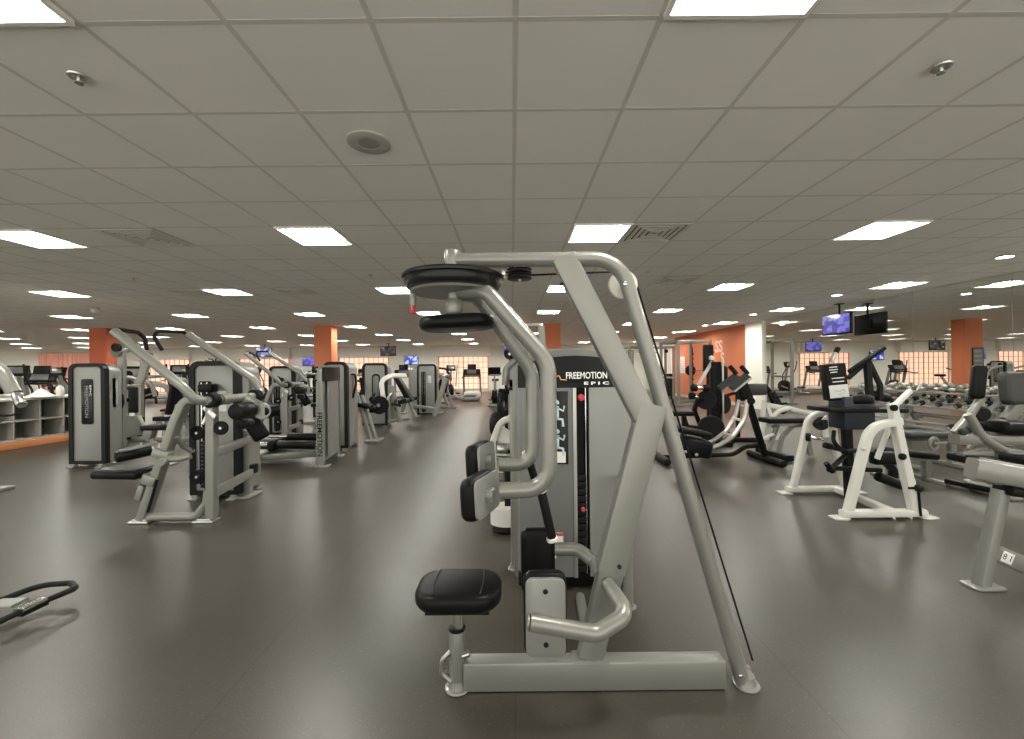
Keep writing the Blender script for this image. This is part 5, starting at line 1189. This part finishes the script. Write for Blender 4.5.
b = MB(); pad(b, q, (.52, .26, .08), (0, .12, 0), .035); T.part('bench_pad', b, VINYL)
b = MB(); b.bar([q + V(-.22, 0, -.05), V(q.x - .22, q.y, .02)], .07, .07, (0, 1, 0)); b.bar([(q.x - .22, q.y - .25, .02), (q.x - .22, q.y + .25, .02)], .07, .04); b.bar([q + V(.2, 0, -.06), V(q.x + .2, q.y, .02)], .07, .07, (0, 1, 0)); b.bar([q + V(-.24, 0, -.04), q + V(.24, 0, -.08)], .06, .04); b.bar([(q.x + .2, q.y - .25, .02), (q.x + .2, q.y + .25, .02)], .07, .04); T.part('stand', b, SILVER)
# ---------------------------------------------------------------- dumbbell rack along the mirror
RX, RY0, RY1 = 7.15, 5.0, 9.2
T = Thing('dumbbell_rack', 'three tier silver dumbbell rack standing along the wall mirror', 'rack', (RX, (RY0 + RY1) / 2, 0), 0, None, True)
tiers = [(RX + .40, .90, .30), (RX + .20, .66, .30), (RX, .32, .30)]
for x, z, d in tiers:
    for dx in (-.09, .09):
        b = MB(); b.bar([(x + dx, RY0, z + dx * .35), (x + dx, RY1, z + dx * .35)], .05, .035, (0, 0, 1), 0, .006); T.part('tier_rail', b, SILVER2)
for y in (RY0 + .15, RY0 + 1.45, RY0 + 2.75, RY1 - .15):
    b = MB(); b.bar([(RX - .10, y, .05), (RX + .46, y, .98)], .06, .09, (1, 0, 0), 0, .012); up = T.part('slanted_upright', b, SILVER)
    b = MB(); b.bar([(RX - .16, y, .035), (RX + .55, y, .035)], .09, .06); T.part('foot', b, SILVER, up)
    for x, z, d in tiers:
        b = MB(); b.bar([(x - .14, y, z - .085), (x + .14, y, z + .010)], .05, .05, (0, 0, 1)); T.part('tier_bracket', b, SILVER, up)
def dumbbell(label, loc, tier):
    """axis along local x; the small top-tier kind has chrome heads"""
    L, r = ((.16, .036), (.20, .045), (.23, .055))[tier]
    T = Thing('dumbbell', label, 'dumbbell', loc, 0, 'dumbbells on the rack')
    b = MB(Matrix.Rotation(-math.atan(.35), 4, 'Y')); b.cyl((-L / 2, 0, r), (L / 2, 0, r), .015, 12); T.part('handle', b, CHROME)
    for sx in (-1, 1):
        b = MB(Matrix.Rotation(-math.atan(.35), 4, 'Y')); b.cyl((sx * L * .30, 0, r), (sx * L * .66, 0, r), r, 8 if tier else 16, .012); T.part('head', b, STEEL if tier == 0 else IRON)
        if tier:
            b = MB(Matrix.Rotation(-math.atan(.35), 4, 'Y')); b.cyl((sx * L * .65, 0, r), (sx * L * .668, 0, r), r * .62, 14); T.part('head_cap', b, CHROME)
    return T.o
tn = ['top', 'middle', 'bottom']
for ti, (x, z, d) in enumerate(tiers):
    n = (15, 13, 6)[ti]; p = None
    for k in range(n):
        y = RY0 + .3 + (RY1 - RY0 - .6) * k / (n - 1) if ti < 2 else RY0 + .5 + .24 * k
        lab = '%s dumbbell on the rack\'s %s tier, %s from the near end' % ('chrome' if ti == 0 else 'black', tn[ti], ORD[k])
        loc = (x, y, z + .022)
        if p is None: p = dumbbell(lab, loc, ti)
        else: dup(p, loc, 0, lab)
# ---------------------------------------------------------------- cages by the orange wall
def cage(label, loc, rz, w=1.5, d=1.2, h=2.35, stack=False):
    T = Thing('power_rack' if not stack else 'cable_station', label, 'exercise machine', loc, rz)
    for sx in (-1, 1):
        for sy in (-1, 1):
            b = MB(); b.bar([(sx * w / 2, sy * d / 2, .02), (sx * w / 2, sy * d / 2, h)], .09, .09, (0, 1, 0)); T.part('upright', b, SILVER)
        b = MB(); b.bar([(sx * w / 2, -d / 2, h - .04), (sx * w / 2, d / 2, h - .04)], .09, .08); T.part('side_beam', b, SILVER)
        b = MB(); b.bar([(sx * w / 2, -d / 2 - .15, .04), (sx * w / 2, d / 2 + .15, .04)], .10, .08); T.part('base_beam', b, SILVER)
        if stack:
            b = MB(); b.box((sx * (w / 2 - .02), 0, .6), (.16, .3, 1.0), .01); st = T.part('weight_stack', b, IRON)
            for dy in (-.08, .08):
                b = MB(); b.cyl((sx * (w / 2 - .02), dy, .1), (sx * (w / 2 - .02), dy, h - .1), .014, 8); T.part('guide_rod', b, CHROME, st)
            b = MB(); pulley(b, (sx * (w / 2 - .14), 0, h - .2), (0, 1, 0), .08); T.part('pulley', b, BLACK)
        else:
            b = MB(); b.bar([(sx * w / 2, -d / 2 - .06, .3), (sx * w / 2, -d / 2 - .06, h - .2)], .06, .05, (0, 1, 0)); sl = T.part('hook_strip', b, BLACK)
            for k in range(8):
                b = MB(); b.box((sx * w / 2, -d / 2 - .11, .5 + .2 * k), (.05, .06, .04), .006); T.part('hook', b, IRON, sl)
    for sy in (-1, 1):
        b = MB(); b.bar([(-w / 2, sy * d / 2, h - .04), (w / 2, sy * d / 2, h - .04)], .09, .08); T.part('top_beam', b, SILVER)
    if not stack:
        b = MB(); b.cyl((-w / 2 - .35, -d / 2 - .08, 1.25), (w / 2 + .35, -d / 2 - .08, 1.25), .016, 12); br = T.part('barbell', b, CHROME)
        for sx in (-1, 1):
            b = MB(); b.cyl((sx * (w / 2 + .14), -d / 2 - .08, 1.25), (sx * (w / 2 + .18), -d / 2 - .08, 1.25), .21, 26, .008); T.part('plate', b, IRON, br)
        b = MB(); b.bar([(-w / 2, d / 2, 1.0), (w / 2, d / 2, 1.0)], .06, .06); T.part('rear_brace', b, SILVER)
    else:
        b = MB(); b.tube([(-.5, 0, h - .3), (-.2, 0, h - .22), (.2, 0, h - .22), (.5, 0, h - .3)], .018, .08, 10); T.part('pull_bar', b, CHROME)
    return T.o
cage('silver power rack with barbell before the orange wall', (6.45, 15.6, 0), PI / 2 + .1, 1.35, 1.2)
cage('silver cable station with two weight stacks left of the power rack', (6.0, 18.4, 0), .15, 2.0, .7, 2.3, True)
cage('second silver cable station in front of the far white wall', (5.3, 21.8, 0), .1, 1.8, .7, 2.3, True)
# ---------------------------------------------------------------- lettering and sheet on the orange wall, board on the column, screen by the mirror
WX = XM - .004
def wall_word(s, px, py, size, lab):
    Y_ = WX * F / (px - 512.0); z = P(px, py, Y_).z
    o = text_obj('wall_letters', s, size, frame_mat((WX, Y_, z), (0, -1, 0), (0, 0, 1)), PEACH, None, None, .002, .012, 'CENTER')
    tag(o, lab, 'wall lettering')
PEACH = mat('pale_peach_paint', (.85, .62, .48), .7)
wall_word('SS', 719, 347, .62, 'pale letters SS painted high on the orange wall')
wall_word('S', 722.5, 359, .62, 'single pale curly letter painted below the double letters on the orange wall')
Ys = WX * F / 170.5; zc = P(682.5, 365, Ys).z
T = Thing('wall_sheet', 'white printed sheet fixed to the orange wall behind the power rack', 'sign', (WX, Ys, zc))
b = MB(); b.box((0, 0, 0), (.006, .52, .76), .001); sh = T.part('sheet', b, PAPER)
for k in range(6):
    b = MB(); b.box((-.004, 0, .28 - .11 * k), (.003, .40, .022), .0005); T.part('printed_line', b, ORLET, sh)
T = Thing('notice_board', 'dark framed notice board on the front of the column beyond the front machine', 'notice board', (1.18, 13.195, 1.54))
b = MB(); b.box((0, -.012, 0), (.36, .022, .72), .004); fr = T.part('frame', b, ARCH)
b = MB(); b.box((0, -.025, 0), (.31, .004, .66), .001); T.part('board', b, DKPANEL, fr)
for k in range(4):
    b = MB(); b.box((0, -.029, .24 - .15 * k), (.25, .003, .07), .0005); T.part('pinned_sheet', b, SILVER2, fr)
T = tv('purple lit screen hung from the ceiling by the mirror, upper right', (7.55, 9.70, 2.33), -PI / 2, SCR_D, True, .85, .48)
# ================================================================ even fill light added through the open rear, camera, look
w = bpy.data.worlds.new('fill_light'); SC.world = w; w.use_nodes = True
bg = w.node_tree.nodes['Background']; bg.inputs['Color'].default_value = (1.0, 0.97, 0.88, 1); bg.inputs['Strength'].default_value = 1.25
cd = bpy.data.cameras.new('camera'); co = bpy.data.objects.new('camera', cd); COL.objects.link(co)
cd.sensor_width = 36; cd.lens = 36 * F / 1024; cd.clip_start = 0.05; cd.clip_end = 200
co.location = (0, 0, EYE); co.rotation_euler = (PI / 2, ROLL, 0)
SC.camera = co
SC.view_settings.view_transform = 'Standard'; SC.view_settings.look = 'None'; SC.view_settings.gamma = 1; SC.view_settings.use_curve_mapping = False
SC.view_settings.exposure = 0.85
SC.cycles.max_bounces = 8; SC.cycles.diffuse_bounces = 5; SC.cycles.glossy_bounces = 5; SC.cycles.sample_clamp_indirect = 6; SC.cycles.caustics_reflective = True; SC.cycles.caustics_refractive = False
